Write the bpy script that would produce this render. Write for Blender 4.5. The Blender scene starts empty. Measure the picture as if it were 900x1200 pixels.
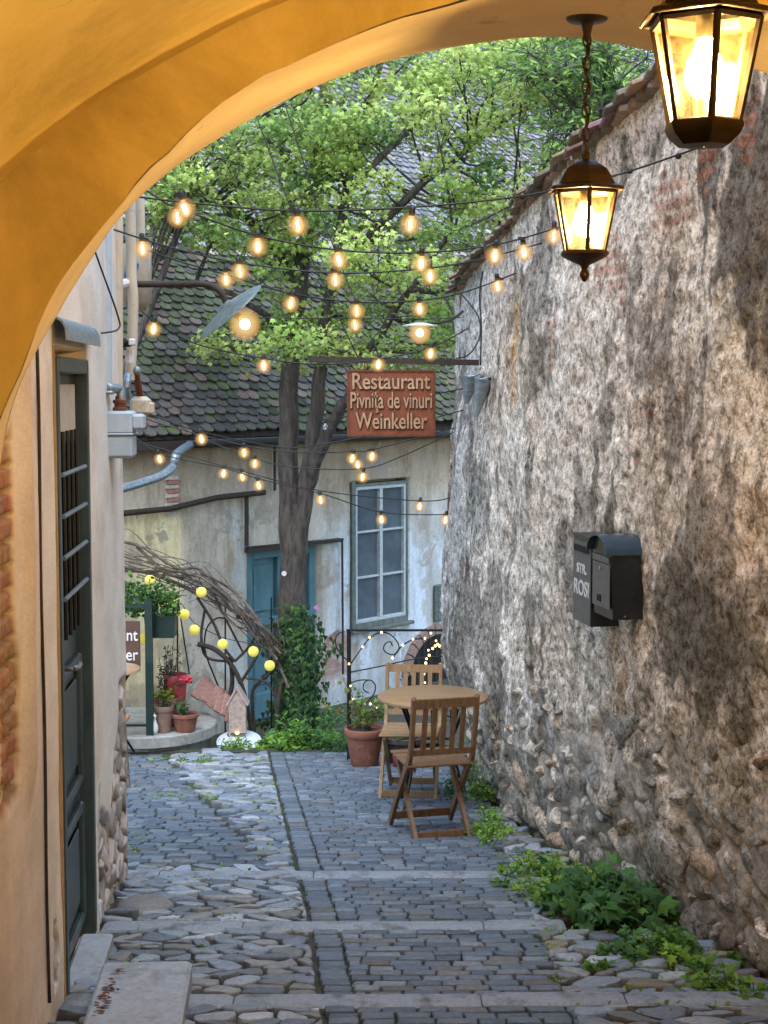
import bpy, math, random
import numpy as np
from mathutils import Vector, Matrix
random.seed(7); RS = np.random.RandomState(11)
R = math.radians
scn = bpy.context.scene
COL = scn.collection

# ------------------------------------------------------------------ camera
F = 1800.0; PITCH = math.atan(150/1800); CH = 1.6; SL = 0.118
cam_d = bpy.data.cameras.new('camera'); cam = bpy.data.objects.new('camera', cam_d); COL.objects.link(cam)
cam.location = (0, 0, CH); cam.rotation_euler = (R(90)-PITCH, 0, 0)
cam_d.sensor_fit = 'VERTICAL'; cam_d.sensor_height = 36; cam_d.lens = 54; cam_d.clip_end = 500; cam_d.clip_start = .05
scn.camera = cam
cp, sp = math.cos(PITCH), math.sin(PITCH)
def ray(px, py):
    dx = (px-450)/F; dv = (600-py)/F
    return Vector((dx, cp+dv*sp, -sp+dv*cp))
def P(px, py, Y):
    d = ray(px, py); t = Y/d.y
    return Vector((d.x*t, Y, CH+d.z*t))
def G(px, py):
    d = ray(px, py); t = CH/(-d.z-SL*d.y)
    return Vector((d.x*t, d.y*t, CH+d.z*t))
def gz(y): return -SL*y
HP = lambda X: 17+1.2*X        # depth of far facade
HD = Vector((1, 1.2, 0)).normalized(); HN = Vector((1.2, -1, 0)).normalized()
def HS(s, off=0, z=0):         # point on the facade: s along, off outward
    return Vector((0, 17, z))+HD*s+HN*off
def Pf(px, py, off=0.0):       # pixel to facade plane
    d = ray(px, py); p0 = Vector((0, 17, 0))+HN*off
    t = (p0-Vector((0, 0, CH))).dot(HN)/d.dot(HN)
    return Vector((0, 0, CH))+d*t
def s_of(p): return (p-Vector((0, 17, 0))).dot(HD)

# ------------------------------------------------------------------ numpy noise
def _h(ix, iy, s):
    n = (ix.astype(np.int64)*374761393+iy.astype(np.int64)*668265263+s*974634777) & 0x7fffffff
    n = ((n ^ (n >> 13))*1274126177) & 0x7fffffff
    return ((n ^ (n >> 16)) & 0xffff)/65535.0
def vn(x, y, s=0):
    ix = np.floor(x); iy = np.floor(y); fx = x-ix; fy = y-iy
    fx = fx*fx*(3-2*fx); fy = fy*fy*(3-2*fy)
    a = _h(ix, iy, s); b = _h(ix+1, iy, s); c = _h(ix, iy+1, s); d = _h(ix+1, iy+1, s)
    return (a*(1-fx)+b*fx)*(1-fy)+(c*(1-fx)+d*fx)*fy
def fbm(x, y, o=4, s=0):
    r = 0; a = .5; t = 0
    for i in range(o):
        r = r+a*vn(x*2**i, y*2**i, s+i*17); t += a; a *= .5
    return r/t
def voro(x, y, s=0, j=.85):
    ix = np.floor(x); iy = np.floor(y)
    f1 = np.full(x.shape, 9.); f2 = f1.copy(); cid = np.zeros(x.shape); global VL; VL = (np.zeros(x.shape), np.zeros(x.shape))
    for dx in (-1, 0, 1):
        for dy in (-1, 0, 1):
            cx = ix+dx; cy = iy+dy
            px = cx+.5+(_h(cx, cy, s)-.5)*j; py = cy+.5+(_h(cx, cy, s+5)-.5)*j
            d = np.hypot(px-x, py-y); i_ = _h(cx, cy, s+9)
            n = d < f1
            f2 = np.where(n, f1, np.minimum(f2, d)); cid = np.where(n, i_, cid); VL = (np.where(n, x-px, VL[0]), np.where(n, y-py, VL[1])); f1 = np.where(n, d, f1)
    return f1, f2, cid
def ss(x, a, b):
    t = np.clip((x-a)/(b-a), 0, 1); return t*t*(3-2*t)

# ------------------------------------------------------------------ materials
MATS = {}
def newmat(name):
    m = bpy.data.materials.new(name); m.use_nodes = True; MATS[name] = m
    nt = m.node_tree; b = nt.nodes['Principled BSDF']
    return m, nt, b
def N(nt, t, **k):
    n = nt.nodes.new(t)
    for a, v in k.items():
        if a in ('inp',):
            for kk, vv in v.items(): n.inputs[kk].default_value = vv
        else: setattr(n, a, v)
    return n
def c4(c): return (c[0], c[1], c[2], 1)
def ramp(nt, stops, src):
    r = nt.nodes.new('ShaderNodeValToRGB'); e = r.color_ramp.elements
    while len(e) < len(stops): e.new(.5)
    for i, (p, c) in enumerate(stops): e[i].position = p; e[i].color = c4(c)
    nt.links.new(src, r.inputs[0]); return r.outputs[0]
def noise(nt, vec, scale, detail=6, rough=.6, stretch=None, dist=0):
    if stretch:
        mp = nt.nodes.new('ShaderNodeMapping'); mp.inputs['Scale'].default_value = stretch
        nt.links.new(vec, mp.inputs[0]); vec = mp.outputs[0]
    n = nt.nodes.new('ShaderNodeTexNoise'); n.inputs['Scale'].default_value = scale
    n.inputs['Detail'].default_value = detail; n.inputs['Roughness'].default_value = rough
    n.inputs['Distortion'].default_value = dist
    nt.links.new(vec, n.inputs['Vector']); return n.outputs['Fac']
def mix(nt, f, a, b, mode='MIX'):
    m = nt.nodes.new('ShaderNodeMix'); m.data_type = 'RGBA'; m.blend_type = mode
    for i, v in ((0, f), (6, a), (7, b)):
        if isinstance(v, (int, float)): m.inputs[i].default_value = v
        elif isinstance(v, tuple): m.inputs[i].default_value = c4(v)
        else: nt.links.new(v, m.inputs[i])
    return m.outputs[2]
def bump(nt, b, h, s=.4, d=.01):
    n = nt.nodes.new('ShaderNodeBump'); n.inputs['Strength'].default_value = s; n.inputs['Distance'].default_value = d
    nt.links.new(h, n.inputs['Height']); nt.links.new(n.outputs[0], b.inputs['Normal'])
def simple(name, c1, c2=None, scale=20, rough=.7, metal=0, bs=.2, stretch=None, obj=True, attr=None, spec=.5, bd=.005, dirt=None):
    m, nt, b = newmat(name)
    c2 = c2 or tuple(x*.7 for x in c1)
    v = nt.nodes.new('ShaderNodeTexCoord').outputs['Object' if obj else 'Generated']
    n = noise(nt, v, scale, stretch=stretch)
    c = ramp(nt, [(.3, c2), (.7, c1)], n)
    if dirt:
        n2 = noise(nt, v, dirt[1], 8, .7); f = ramp(nt, [(dirt[2], (0, 0, 0)), (dirt[3], (1, 1, 1))], n2)
        c = mix(nt, f, c, dirt[0])
    if attr:
        a = nt.nodes.new('ShaderNodeAttribute'); a.attribute_name = attr
        c = mix(nt, 1., c, a.outputs['Color'], 'MULTIPLY')
    nt.links.new(c, b.inputs['Base Color']); b.inputs['Roughness'].default_value = rough
    b.inputs['Metallic'].default_value = metal; b.inputs['Specular IOR Level'].default_value = spec
    if bs: bump(nt, b, n, bs, bd)
    return m
def emis(name, col, st):
    m, nt, b = newmat(name); b.inputs['Base Color'].default_value = c4(col)
    b.inputs['Emission Color'].default_value = c4(col); b.inputs['Emission Strength'].default_value = st
    return m

def plaster_ochre():
    m, nt, b = newmat('ochre_plaster')
    v = nt.nodes.new('ShaderNodeTexCoord').outputs['Object']
    n = noise(nt, v, 1.6, 6, .6); n2 = noise(nt, v, 160, 3, .7); n3 = noise(nt, v, 9, 8, .65)
    c = ramp(nt, [(.3, (.68, .465, .12)), (.7, (.80, .57, .18))], n)
    c = mix(nt, ramp(nt, [(.35, (0, 0, 0)), (.75, (.35, .35, .35))], n3), c, (.84, .63, .26))
    big = noise(nt, v, .9, 9, .7, dist=.6); c = mix(nt, 1., c, ramp(nt, [(.36, (.74, .72, .68)), (.5, (1, 1, 1)), (.68, (1.1, 1.1, 1.12))], big), 'MULTIPLY')
    vo = N(nt, 'ShaderNodeTexVoronoi', feature='DISTANCE_TO_EDGE'); vo.inputs['Scale'].default_value = 1.7; ws = N(nt, 'ShaderNodeTexNoise'); ws.inputs['Scale'].default_value = 3.; ws.inputs['Detail'].default_value = 5
    nt.links.new(v, ws.inputs['Vector']); va = N(nt, 'ShaderNodeVectorMath', operation='ADD'); nt.links.new(v, va.inputs[0]); nt.links.new(ws.outputs['Color'], va.inputs[1]); nt.links.new(va.outputs[0], vo.inputs['Vector'])
    ck = ramp(nt, [(.0, (1, 1, 1)), (.0025, (.5, .5, .5)), (.006, (0, 0, 0))], vo.outputs['Distance']); gate = ramp(nt, [(.52, (0, 0, 0)), (.6, (.8, .8, .8))], noise(nt, v, 1.3, 3, .5)); ck = mix(nt, 1., ck, gate, 'MULTIPLY'); c = mix(nt, ck, c, (.25, .13, .04))
    pit = ramp(nt, [(.0, (1, 1, 1)), (.21, (1, 1, 1)), (.25, (0, 0, 0))], noise(nt, v, 22, 4, .8))
    c = mix(nt, pit, c, (.2, .09, .02))
    nt.links.new(c, b.inputs['Base Color']); b.inputs['Roughness'].default_value = .85; b.inputs['Specular IOR Level'].default_value = .2
    h = mix(nt, .25, n3, n2); bump(nt, b, h, .5, .008)
    return m
M_och = plaster_ochre()

def soffit_mat():
    m = simple('soffit_plaster', (.76, .58, .32), (.64, .47, .24), 4, .85, bs=.3, bd=.01, dirt=((.35, .2, .08), 9, .62, .75)); return m
M_sof = soffit_mat()

def wall_mat(name='old_wall'):
    # vertex colour "col" (rgb, broad zones) times fine flaky detail
    m, nt, b = newmat(name)
    v = nt.nodes.new('ShaderNodeTexCoord').outputs['Object']
    a = nt.nodes.new('ShaderNodeAttribute'); a.attribute_name = 'col'
    k = nt.nodes.new('ShaderNodeAttribute'); k.attribute_name = 'mask'
    f1 = noise(nt, v, 46, 10, .82, stretch=(.6, .44, .52), dist=.3)
    f2 = noise(nt, v, 110, 5, .75, stretch=(.7, .42, .85))
    f3 = noise(nt, v, 13, 9, .78, stretch=(.6, .42, .40), dist=.3)
    flake = ramp(nt, [(.39, (.24, .215, .19)), (.45, (.58, .54, .50)), (.51, (1.06, 1.03, .99)), (.60, (1.42, 1.40, 1.38))], f1)
    broad = ramp(nt, [(.36, (.58, .55, .51)), (.46, (.94, .92, .90)), (.60, (1.12, 1.11, 1.10))], f3)
    fine = ramp(nt, [(.32, (.66, .64, .62)), (.62, (1.22, 1.22, 1.22))], f2)
    am = N(nt, 'ShaderNodeMapRange'); am.inputs['To Min'].default_value = .38; am.inputs['To Max'].default_value = 1.; nt.links.new(a.outputs['Alpha'], am.inputs[0])
    c = mix(nt, am.outputs[0], a.outputs['Color'], flake, 'MULTIPLY')
    c = mix(nt, am.outputs[0], c, broad, 'MULTIPLY')
    c = mix(nt, 1., c, fine, 'MULTIPLY')
    nt.links.new(c, b.inputs['Base Color']); b.inputs['Roughness'].default_value = .92; b.inputs['Specular IOR Level'].default_value = .15
    h = mix(nt, .35, f1, f2); bump(nt, b, h, .9, .009)
    return m
M_wall = wall_mat()

def attr_mat(name, rough=.8, det=40, spec=.3, lo=.7, hi=1.25, bs=.5, bd=.006, stretch=None, moss=None, metal=0):
    m, nt, b = newmat(name)
    v = nt.nodes.new('ShaderNodeTexCoord').outputs['Object']
    a = nt.nodes.new('ShaderNodeAttribute'); a.attribute_name = 'col'
    f = noise(nt, v, det, 7, .7, stretch=stretch)
    c = mix(nt, 1., a.outputs['Color'], ramp(nt, [(.3, (lo,)*3), (.7, (hi,)*3)], f), 'MULTIPLY')
    if moss:
        n2 = noise(nt, v, moss[1], 8, .7); ff = ramp(nt, [(moss[2], (0, 0, 0)), (moss[3], (1, 1, 1))], n2)
        c = mix(nt, ff, c, moss[0])
    nt.links.new(c, b.inputs['Base Color']); b.inputs['Roughness'].default_value = rough; b.inputs['Specular IOR Level'].default_value = spec
    bump(nt, b, f, bs, bd); return m
M_cob = attr_mat('cobble_stone', .55, 45, .45, .65, 1.3)
M_tile = attr_mat('roof_tile', .85, 30, .25, .55, 1.35, moss=((.10, .13, .03), 5.5, .56, .66))
M_brick = attr_mat('old_brick', .9, 35, .2, .6, 1.3)
M_plas = attr_mat('house_plaster', .9, 30, .2, .82, 1.12, bd=.006)
def plas_detail():
    nt = M_plas.node_tree; b = nt.nodes['Principled BSDF']; lk = b.inputs['Base Color'].links[0]; src = lk.from_socket
    v = nt.nodes.new('ShaderNodeTexCoord').outputs['Object']
    st = noise(nt, v, 5, 8, .75, stretch=(1, 1, .22)); pl_ = noise(nt, v, 2.6, 9, .72, dist=.5); sm = noise(nt, v, 9, 8, .8)
    c = mix(nt, 1., src, ramp(nt, [(.36, (.70, .66, .60)), (.52, (1.02,)*3), (.7, (1.1,)*3)], st), 'MULTIPLY')
    f = ramp(nt, [(.57, (0, 0, 0)), (.585, (.75, .75, .75))], pl_); c = mix(nt, f, c, (.33, .28, .22))
    f = ramp(nt, [(.60, (0, 0, 0)), (.62, (.8, .8, .8))], sm); c = mix(nt, f, c, (.44, .40, .35))
    nt.links.new(c, b.inputs['Base Color'])
plas_detail()

def leaf_mat(name):
    m, nt, b = newmat(name)
    a = nt.nodes.new('ShaderNodeAttribute'); a.attribute_name = 'col'
    out = nt.nodes['Material Output']
    tr = nt.nodes.new('ShaderNodeBsdfTranslucent'); mx = nt.nodes.new('ShaderNodeMixShader'); mx.inputs[0].default_value = .35
    nt.links.new(a.outputs['Color'], b.inputs['Base Color']); nt.links.new(a.outputs['Color'], tr.inputs[0])
    b.inputs['Roughness'].default_value = .55; b.inputs['Specular IOR Level'].default_value = .3
    nt.links.new(b.outputs[0], mx.inputs[1]); nt.links.new(tr.outputs[0], mx.inputs[2]); nt.links.new(mx.outputs[0], out.inputs[0])
    return m
M_leaf = leaf_mat('leaf')
M_bark = simple('bark', (.14, .118, .10), (.035, .028, .024), 26, .95, bs=1., bd=.05, stretch=(1, 1, .25), dirt=((.10, .11, .06), 3, .55, .7))
M_vine = simple('vine_wood', (.21, .165, .135), (.06, .045, .038), 25, .9, bs=.6)
M_iron = simple('black_iron', (.018, .018, .02), (.008, .008, .009), 40, .5, .3, .2)
M_bronze = simple('brown_bronze', (.06, .036, .018), (.025, .016, .009), 30, .45, .5, .2)
M_green = simple('dark_green_paint', (.012, .035, .03), (.006, .02, .018), 30, .4)
M_wood = simple('oiled_wood', (.42, .20, .075), (.23, .095, .035), 9, .5, bs=.25, stretch=(6, 6, .8), attr=None, bd=.003)
M_woodt = simple('table_wood', (.44, .27, .14), (.27, .15, .07), 7, .3, bs=.15, stretch=(1, 9, 1), bd=.003)
M_terra = simple('terracotta', (.31, .12, .07), (.17, .065, .04), 14, .85, bs=.2, dirt=((.4, .3, .24), 11, .58, .72))
M_pink = simple('glazed_pink_pot', (.42, .06, .08), (.3, .04, .05), 14, .4)
M_soil = simple('soil', (.06, .042, .03), (.025, .018, .013), 60, .95, bs=1, bd=.02)
M_dirt = simple('joint_dirt', (.075, .066, .052), (.022, .02, .016), 18, .95, bs=1, bd=.02, dirt=((.045, .07, .015), 7, .5, .62))
M_kerb = simple('kerb_granite', (.30, .33, .37), (.19, .21, .235), 60, .7, bs=.5, dirt=((.09, .09, .085), 8, .5, .68))
M_slab = simple('step_slab', (.38, .41, .45), (.27, .295, .33), 35, .75, bs=.4, dirt=((.15, .14, .13), 5, .55, .75))
M_conc = simple('concrete', (.40, .39, .36), (.27, .265, .25), 20, .85, bs=.3, dirt=((.14, .14, .12), 6, .5, .72))
M_zinc = simple('zinc', (.36, .42, .47), (.17, .21, .23), 12, .42, .6, .1, stretch=(1, 3, 3))
M_grey = simple('grey_paint', (.46, .54, .62), (.36, .43, .50), 10, .5, bs=.1, dirt=((.2, .16, .12), 14, .62, .76))
M_cream = simple('cream_paint', (.62, .53, .40), (.50, .42, .32), 14, .6, bs=.15, dirt=((.28, .2, .13), 9, .56, .74), stretch=(1, 1, .3))
M_rust = simple('rusted_steel', (.20, .065, .025), (.09, .032, .016), 18, .8, .2, .4)
M_rustp = simple('rusted_pipe', (.06, .042, .032), (.028, .022, .018), 25, .8, .2, .4)
M_signb = simple('sign_board', (.26, .072, .026), (.15, .042, .018), 9, .65, bs=.3, dirt=((.12, .035, .015), 10, .52, .7))
M_let = simple('sign_letter', (.50, .33, .20), (.30, .15, .08), 20, .5)
M_letd = simple('sign_letter_edge_shadow', (.05, .02, .01), None, 20, .7)
M_white = simple('white_paint', (.75, .75, .74), (.6, .6, .6), 20, .5)
M_winf = simple('window_paint', (.50, .54, .54), (.30, .34, .34), 24, .6, bs=.3, dirt=((.22, .25, .22), 18, .6, .74))
M_winr = simple('window_reveal', (.16, .18, .16), (.08, .095, .08), 14, .85)
M_blue = simple('teal_paint', (.085, .20, .23), (.05, .125, .15), 8, .65, bs=.2, stretch=(1, 1, .4), dirt=((.16, .20, .19), 12, .6, .74))
M_door = simple('door_paint', (.062, .085, .085), (.028, .042, .044), 12, .38, bs=.3, stretch=(1, 1, .5), dirt=((.14, .15, .14), 26, .64, .74))
M_dark = simple('opening_shade', (.012, .012, .013), None, 5, .9)  # near-black colour standing in for shade inside openings and slots
M_mail = simple('mailbox_enamel', (.018, .02, .024), (.01, .011, .013), 30, .32, bs=.05, dirt=((.06, .06, .055), 25, .6, .8))
M_maill = simple('mailbox_grey', (.13, .135, .14), (.08, .085, .09), 30, .4, bs=.05)
M_chrome = simple('steel', (.5, .5, .5), (.4, .4, .4), 20, .25, .9, 0)
M_mort = simple('mortar', (.30, .24, .18), (.17, .13, .1), 40, .95, bs=.8, bd=.02)
M_cable = simple('cable_rubber', (.012, .012, .012), None, 30, .6)
M_socket = simple('socket_plastic', (.015, .014, .013), None, 30, .5)
M_board = simple('board_brown', (.11, .055, .04), (.07, .035, .028), 12, .7)
M_pollen = simple('flower_red', (.55, .03, .06), (.35, .02, .04), 20, .6)
M_linen = simple('enamel_white', (.72, .78, .82), (.6, .66, .7), 8, .5)
M_paper = simple('paper_purple', (.45, .22, .45), (.4, .2, .4), 8, .5)
M_bulb = emis('lantern_bulb', (1, .76, .46), 1150)
M_bulb1 = M_bulb
M_fil = emis('filament', (1, .66, .28), 90)
M_fairy = emis('fairy_light', (1, .70, .28), 3.5)
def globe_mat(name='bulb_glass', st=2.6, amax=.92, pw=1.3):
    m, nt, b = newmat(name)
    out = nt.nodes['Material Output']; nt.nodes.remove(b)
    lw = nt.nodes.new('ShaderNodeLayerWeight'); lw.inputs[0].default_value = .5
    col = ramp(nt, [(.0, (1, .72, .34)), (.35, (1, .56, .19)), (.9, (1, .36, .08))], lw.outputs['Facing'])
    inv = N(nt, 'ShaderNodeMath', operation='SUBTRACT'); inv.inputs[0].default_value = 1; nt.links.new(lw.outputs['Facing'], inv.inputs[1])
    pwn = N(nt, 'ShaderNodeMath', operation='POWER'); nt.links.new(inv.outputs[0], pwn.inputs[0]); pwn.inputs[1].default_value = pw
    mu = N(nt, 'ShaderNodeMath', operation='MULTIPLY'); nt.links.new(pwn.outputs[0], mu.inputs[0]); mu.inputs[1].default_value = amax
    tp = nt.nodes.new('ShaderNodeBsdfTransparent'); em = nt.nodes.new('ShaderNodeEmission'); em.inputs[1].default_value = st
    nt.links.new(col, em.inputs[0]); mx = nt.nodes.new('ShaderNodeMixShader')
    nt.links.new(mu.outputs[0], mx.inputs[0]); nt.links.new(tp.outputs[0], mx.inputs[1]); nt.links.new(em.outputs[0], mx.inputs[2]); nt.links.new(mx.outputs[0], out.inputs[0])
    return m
M_globe = globe_mat('bulb_glass', 1.5, .8, .8)
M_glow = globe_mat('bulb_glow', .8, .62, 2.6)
def glass_mat(name, tint, gf=.12, rough=.05, dirt=None):
    m, nt, b = newmat(name); out = nt.nodes['Material Output']; nt.nodes.remove(b)
    tp = nt.nodes.new('ShaderNodeBsdfTransparent'); tp.inputs[0].default_value = c4(tint)
    gl = nt.nodes.new('ShaderNodeBsdfGlossy'); gl.inputs['Roughness'].default_value = rough
    mx = nt.nodes.new('ShaderNodeMixShader'); mx.inputs[0].default_value = gf
    nt.links.new(tp.outputs[0], mx.inputs[1]); nt.links.new(gl.outputs[0], mx.inputs[2])
    last = mx
    if dirt:
        v = nt.nodes.new('ShaderNodeTexCoord').outputs['Object']; n = noise(nt, v, dirt[1], 5, .6)
        f = ramp(nt, [(.35, (dirt[2],)*3), (.75, (dirt[3],)*3)], n)
        d = nt.nodes.new('ShaderNodeBsdfTranslucent'); d.inputs[0].default_value = c4(dirt[0])
        m3 = nt.nodes.new('ShaderNodeMixShader'); nt.links.new(f, m3.inputs[0]); nt.links.new(mx.outputs[0], m3.inputs[1]); nt.links.new(d.outputs[0], m3.inputs[2]); last = m3
    nt.links.new(last.outputs[0], out.inputs[0]); return m
M_lglass = glass_mat('lantern_glass', (1, .88, .55), .06, .15, ((1, .72, .25), 30, .001, .014))
M_pane = simple('window_pane', (.11, .14, .17), (.045, .06, .075), 2.5, .12, bs=.05, spec=.7)
M_clear = glass_mat('clear_glass', (.95, .95, .95), .25)
def yellow_ball():
    m, nt, b = newmat('yellow_lampion'); b.inputs['Base Color'].default_value = (.72, .62, .12, 1)
    b.inputs['Emission Color'].default_value = (1, .80, .14, 1); b.inputs['Emission Strength'].default_value = .38; b.inputs['Roughness'].default_value = .7
    v = nt.nodes.new('ShaderNodeTexCoord').outputs['Object']; w = nt.nodes.new('ShaderNodeTexWave'); w.bands_direction = 'Z'; w.inputs['Scale'].default_value = 28
    nt.links.new(v, w.inputs[0]); bump(nt, b, w.outputs['Fac'], .5, .004); return m
M_yel = yellow_ball()

# ------------------------------------------------------------------ mesh builder
class MB:
    def __init__(s): s.v = []; s.f = []; s.c = []; s.cur = (1, 1, 1); s.mi = []; s.m = 0
    def add(s, vs, fs, col=None):
        o = len(s.v); s.v += [tuple(x) for x in vs]; s.f += [tuple(i+o for i in f) for f in fs]
        s.c += [col or s.cur]*len(vs); s.mi += [s.m]*len(fs)
    def box(s, c, d, M=None, taper=1., col=None):
        x, y, z = d[0]/2, d[1]/2, d[2]/2
        vs = [Vector((sx*x*(taper if sz > 0 else 1), sy*y*(taper if sz > 0 else 1), sz*z)) for sz in (-1, 1) for sx, sy in ((-1, -1), (1, -1), (1, 1), (-1, 1))]
        c = Vector(c)
        vs = [(M @ v if M else v)+c for v in vs]
        s.add(vs, [(3, 2, 1, 0), (4, 5, 6, 7), (0, 1, 5, 4), (1, 2, 6, 5), (2, 3, 7, 6), (3, 0, 4, 7)], col)
    def beam(s, a, b, w, h, up=(0, 0, 1), col=None):
        a = Vector(a); b = Vector(b); d = b-a; L = d.length
        if L < 1e-6: return
        d.normalize(); u = Vector(up)
        if abs(d.dot(u)) > .98: u = Vector((1, 0, 0))
        x = d.cross(u).normalized(); y = x.cross(d)
        M = Matrix((x, d, y)).transposed()
        s.box((a+b)/2, (w, L, h), M, col=col)
    def rbox(s, c, d, r=.006, M=None, col=None):    # box with chamfered top and vertical edges
        x, y, z = d[0]/2, d[1]/2, d[2]/2; c = Vector(c)
        def ring(ix, zz):
            a, b = x-ix, y-ix; q = r*.8
            return [Vector(p) for p in ((-a+q, -b, zz), (a-q, -b, zz), (a, -b+q, zz), (a, b-q, zz), (a-q, b, zz), (-a+q, b, zz), (-a, b-q, zz), (-a, -b+q, zz))]
        rings = [ring(r, -z), ring(0, -z+r), ring(0, z-r), ring(r, z)]
        vs = [(M @ v if M else v)+c for rr in rings for v in rr]; fs = []
        for k in range(3):
            for i in range(8): j = (i+1) % 8; fs.append((k*8+i, k*8+j, k*8+8+j, k*8+8+i))
        fs.append(tuple(range(24, 32))); fs.append(tuple(reversed(range(8))))
        s.add(vs, fs, col)
    def tube(s, pts, r, n=8, col=None, cap=True):
        pts = [Vector(p) for p in pts]; k = len(pts)
        rr = r if isinstance(r, (list, tuple)) else [r]*k
        vs = []; fs = []; prev = None
        for i, p in enumerate(pts):
            d = (pts[min(i+1, k-1)]-pts[max(i-1, 0)])
            if d.length < 1e-9: d = Vector((0, 0, 1))
            d.normalize()
            if prev is None:
                u = Vector((0, 0, 1)) if abs(d.z) < .9 else Vector((1, 0, 0)); x = d.cross(u).normalized()
            else:
                x = prev-d*prev.dot(d)
                x = x.normalized() if x.length > 1e-6 else d.orthogonal().normalized()
            prev = x; y = d.cross(x)
            for j in range(n):
                a = 2*math.pi*j/n; vs.append(p+(x*math.cos(a)+y*math.sin(a))*rr[i])
        for i in range(k-1):
            for j in range(n):
                j2 = (j+1) % n; fs.append((i*n+j, i*n+j2, (i+1)*n+j2, (i+1)*n+j))
        if cap: fs.append(tuple(reversed(range(n)))); fs.append(tuple(range((k-1)*n, k*n)))
        s.add(vs, fs, col)
    def lathe(s, prof, c, n=24, M=None, col=None, cap=False):
        c = Vector(c); vs = []; fs = []; k = len(prof)
        for (r, z) in prof:
            for j in range(n):
                a = 2*math.pi*(j+.5)/n; v = Vector((r*math.cos(a), r*math.sin(a), z)); vs.append((M @ v if M else v)+c)
        for i in range(k-1):
            for j in range(n):
                j2 = (j+1) % n; fs.append((i*n+j, i*n+j2, (i+1)*n+j2, (i+1)*n+j))
        if cap: fs.append(tuple(reversed(range(n)))); fs.append(tuple(range((k-1)*n, k*n)))
        s.add(vs, fs, col)
    def prism(s, poly, a, b, col=None):   # poly list of 2d, a/b functions mapping to 3d
        n = len(poly); vs = [a(p) for p in poly]+[b(p) for p in poly]
        fs = [tuple(reversed(range(n))), tuple(range(n, 2*n))]+[(i, (i+1) % n, n+(i+1) % n, n+i) for i in range(n)]
        s.add(vs, fs, col)
    def ball(s, c, r, n=10, k=7, col=None, sz=1):
        s.lathe([(max(1e-4, r*math.sin(math.pi*i/k)), -r*sz*math.cos(math.pi*i/k)) for i in range(k+1)], c, n, col=col)
    def build(s, name, mats, parent=None, smooth=True, ang=None, origin=None):
        me = bpy.data.meshes.new(name)
        vs = s.v
        if origin is not None:
            o_ = Vector(origin); vs = [(v[0]-o_.x, v[1]-o_.y, v[2]-o_.z) for v in vs]
        me.from_pydata(vs, [], s.f)
        ca = me.color_attributes.new('col', 'FLOAT_COLOR', 'POINT')
        flat = np.ones((len(s.v), 4), 'f'); flat[:, :3] = np.array(s.c, 'f').reshape(-1, 3); ca.data.foreach_set('color', flat.ravel())
        for m in (mats if isinstance(mats, (list, tuple)) else [mats]): me.materials.append(m)
        me.polygons.foreach_set('material_index', s.mi)
        me.polygons.foreach_set('use_smooth', [smooth]*len(me.polygons)); me.update()
        if smooth and ang is not None: me.set_sharp_from_angle(angle=R(ang))
        o = bpy.data.objects.new(name, me); COL.objects.link(o)
        if origin is not None: o.location = origin
        if parent is not None:
            o.parent = parent
            if origin is None: pass
        return o
def thing(name, loc, label, cat, group=None, rz=0):
    o = bpy.data.objects.new(name, None); COL.objects.link(o); o.location = loc; o.rotation_euler = (0, 0, rz)
    o.empty_display_size = .1
    o['label'] = label; o['category'] = cat
    if group: o['group'] = group
    return o
def tag(o, label, cat, group=None, kind=None):
    o['label'] = label; o['category'] = cat
    if group: o['group'] = group
    if kind: o['kind'] = kind
    return o
def struct(o): o['kind'] = 'structure'; return o
def part(mb, name, mat, root, world=True, smooth=True, ang=35, label=None):
    # mesh given in world coords when world=True; stored relative to root's location
    if world:
        top = root; chain = Vector((0, 0, 0)); q = root
        while q is not None: chain = chain+q.location; q = q.parent
        mb.v = [(v[0]-chain.x, v[1]-chain.y, v[2]-chain.z) for v in mb.v]
    o = mb.build(name, mat, root, smooth, ang)
    if label: o['label'] = label
    return o
def copy_tree(o, parent=None):
    c = o.copy(); COL.objects.link(c); c.parent = parent
    for ch in list(o.children): copy_tree(ch, c)
    return c
def smoothpts(pts, k=6):
    pts = [Vector(p) for p in pts]; out = []
    for i in range(len(pts)-1):
        p0 = pts[max(i-1, 0)]; p1 = pts[i]; p2 = pts[i+1]; p3 = pts[min(i+2, len(pts)-1)]
        for j in range(k):
            t = j/k
            out.append(.5*((2*p1)+(p2-p0)*t+(2*p0-5*p1+4*p2-p3)*t*t+(3*p1-p0-3*p2+p3)*t**3))
    out.append(pts[-1]); return out
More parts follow.
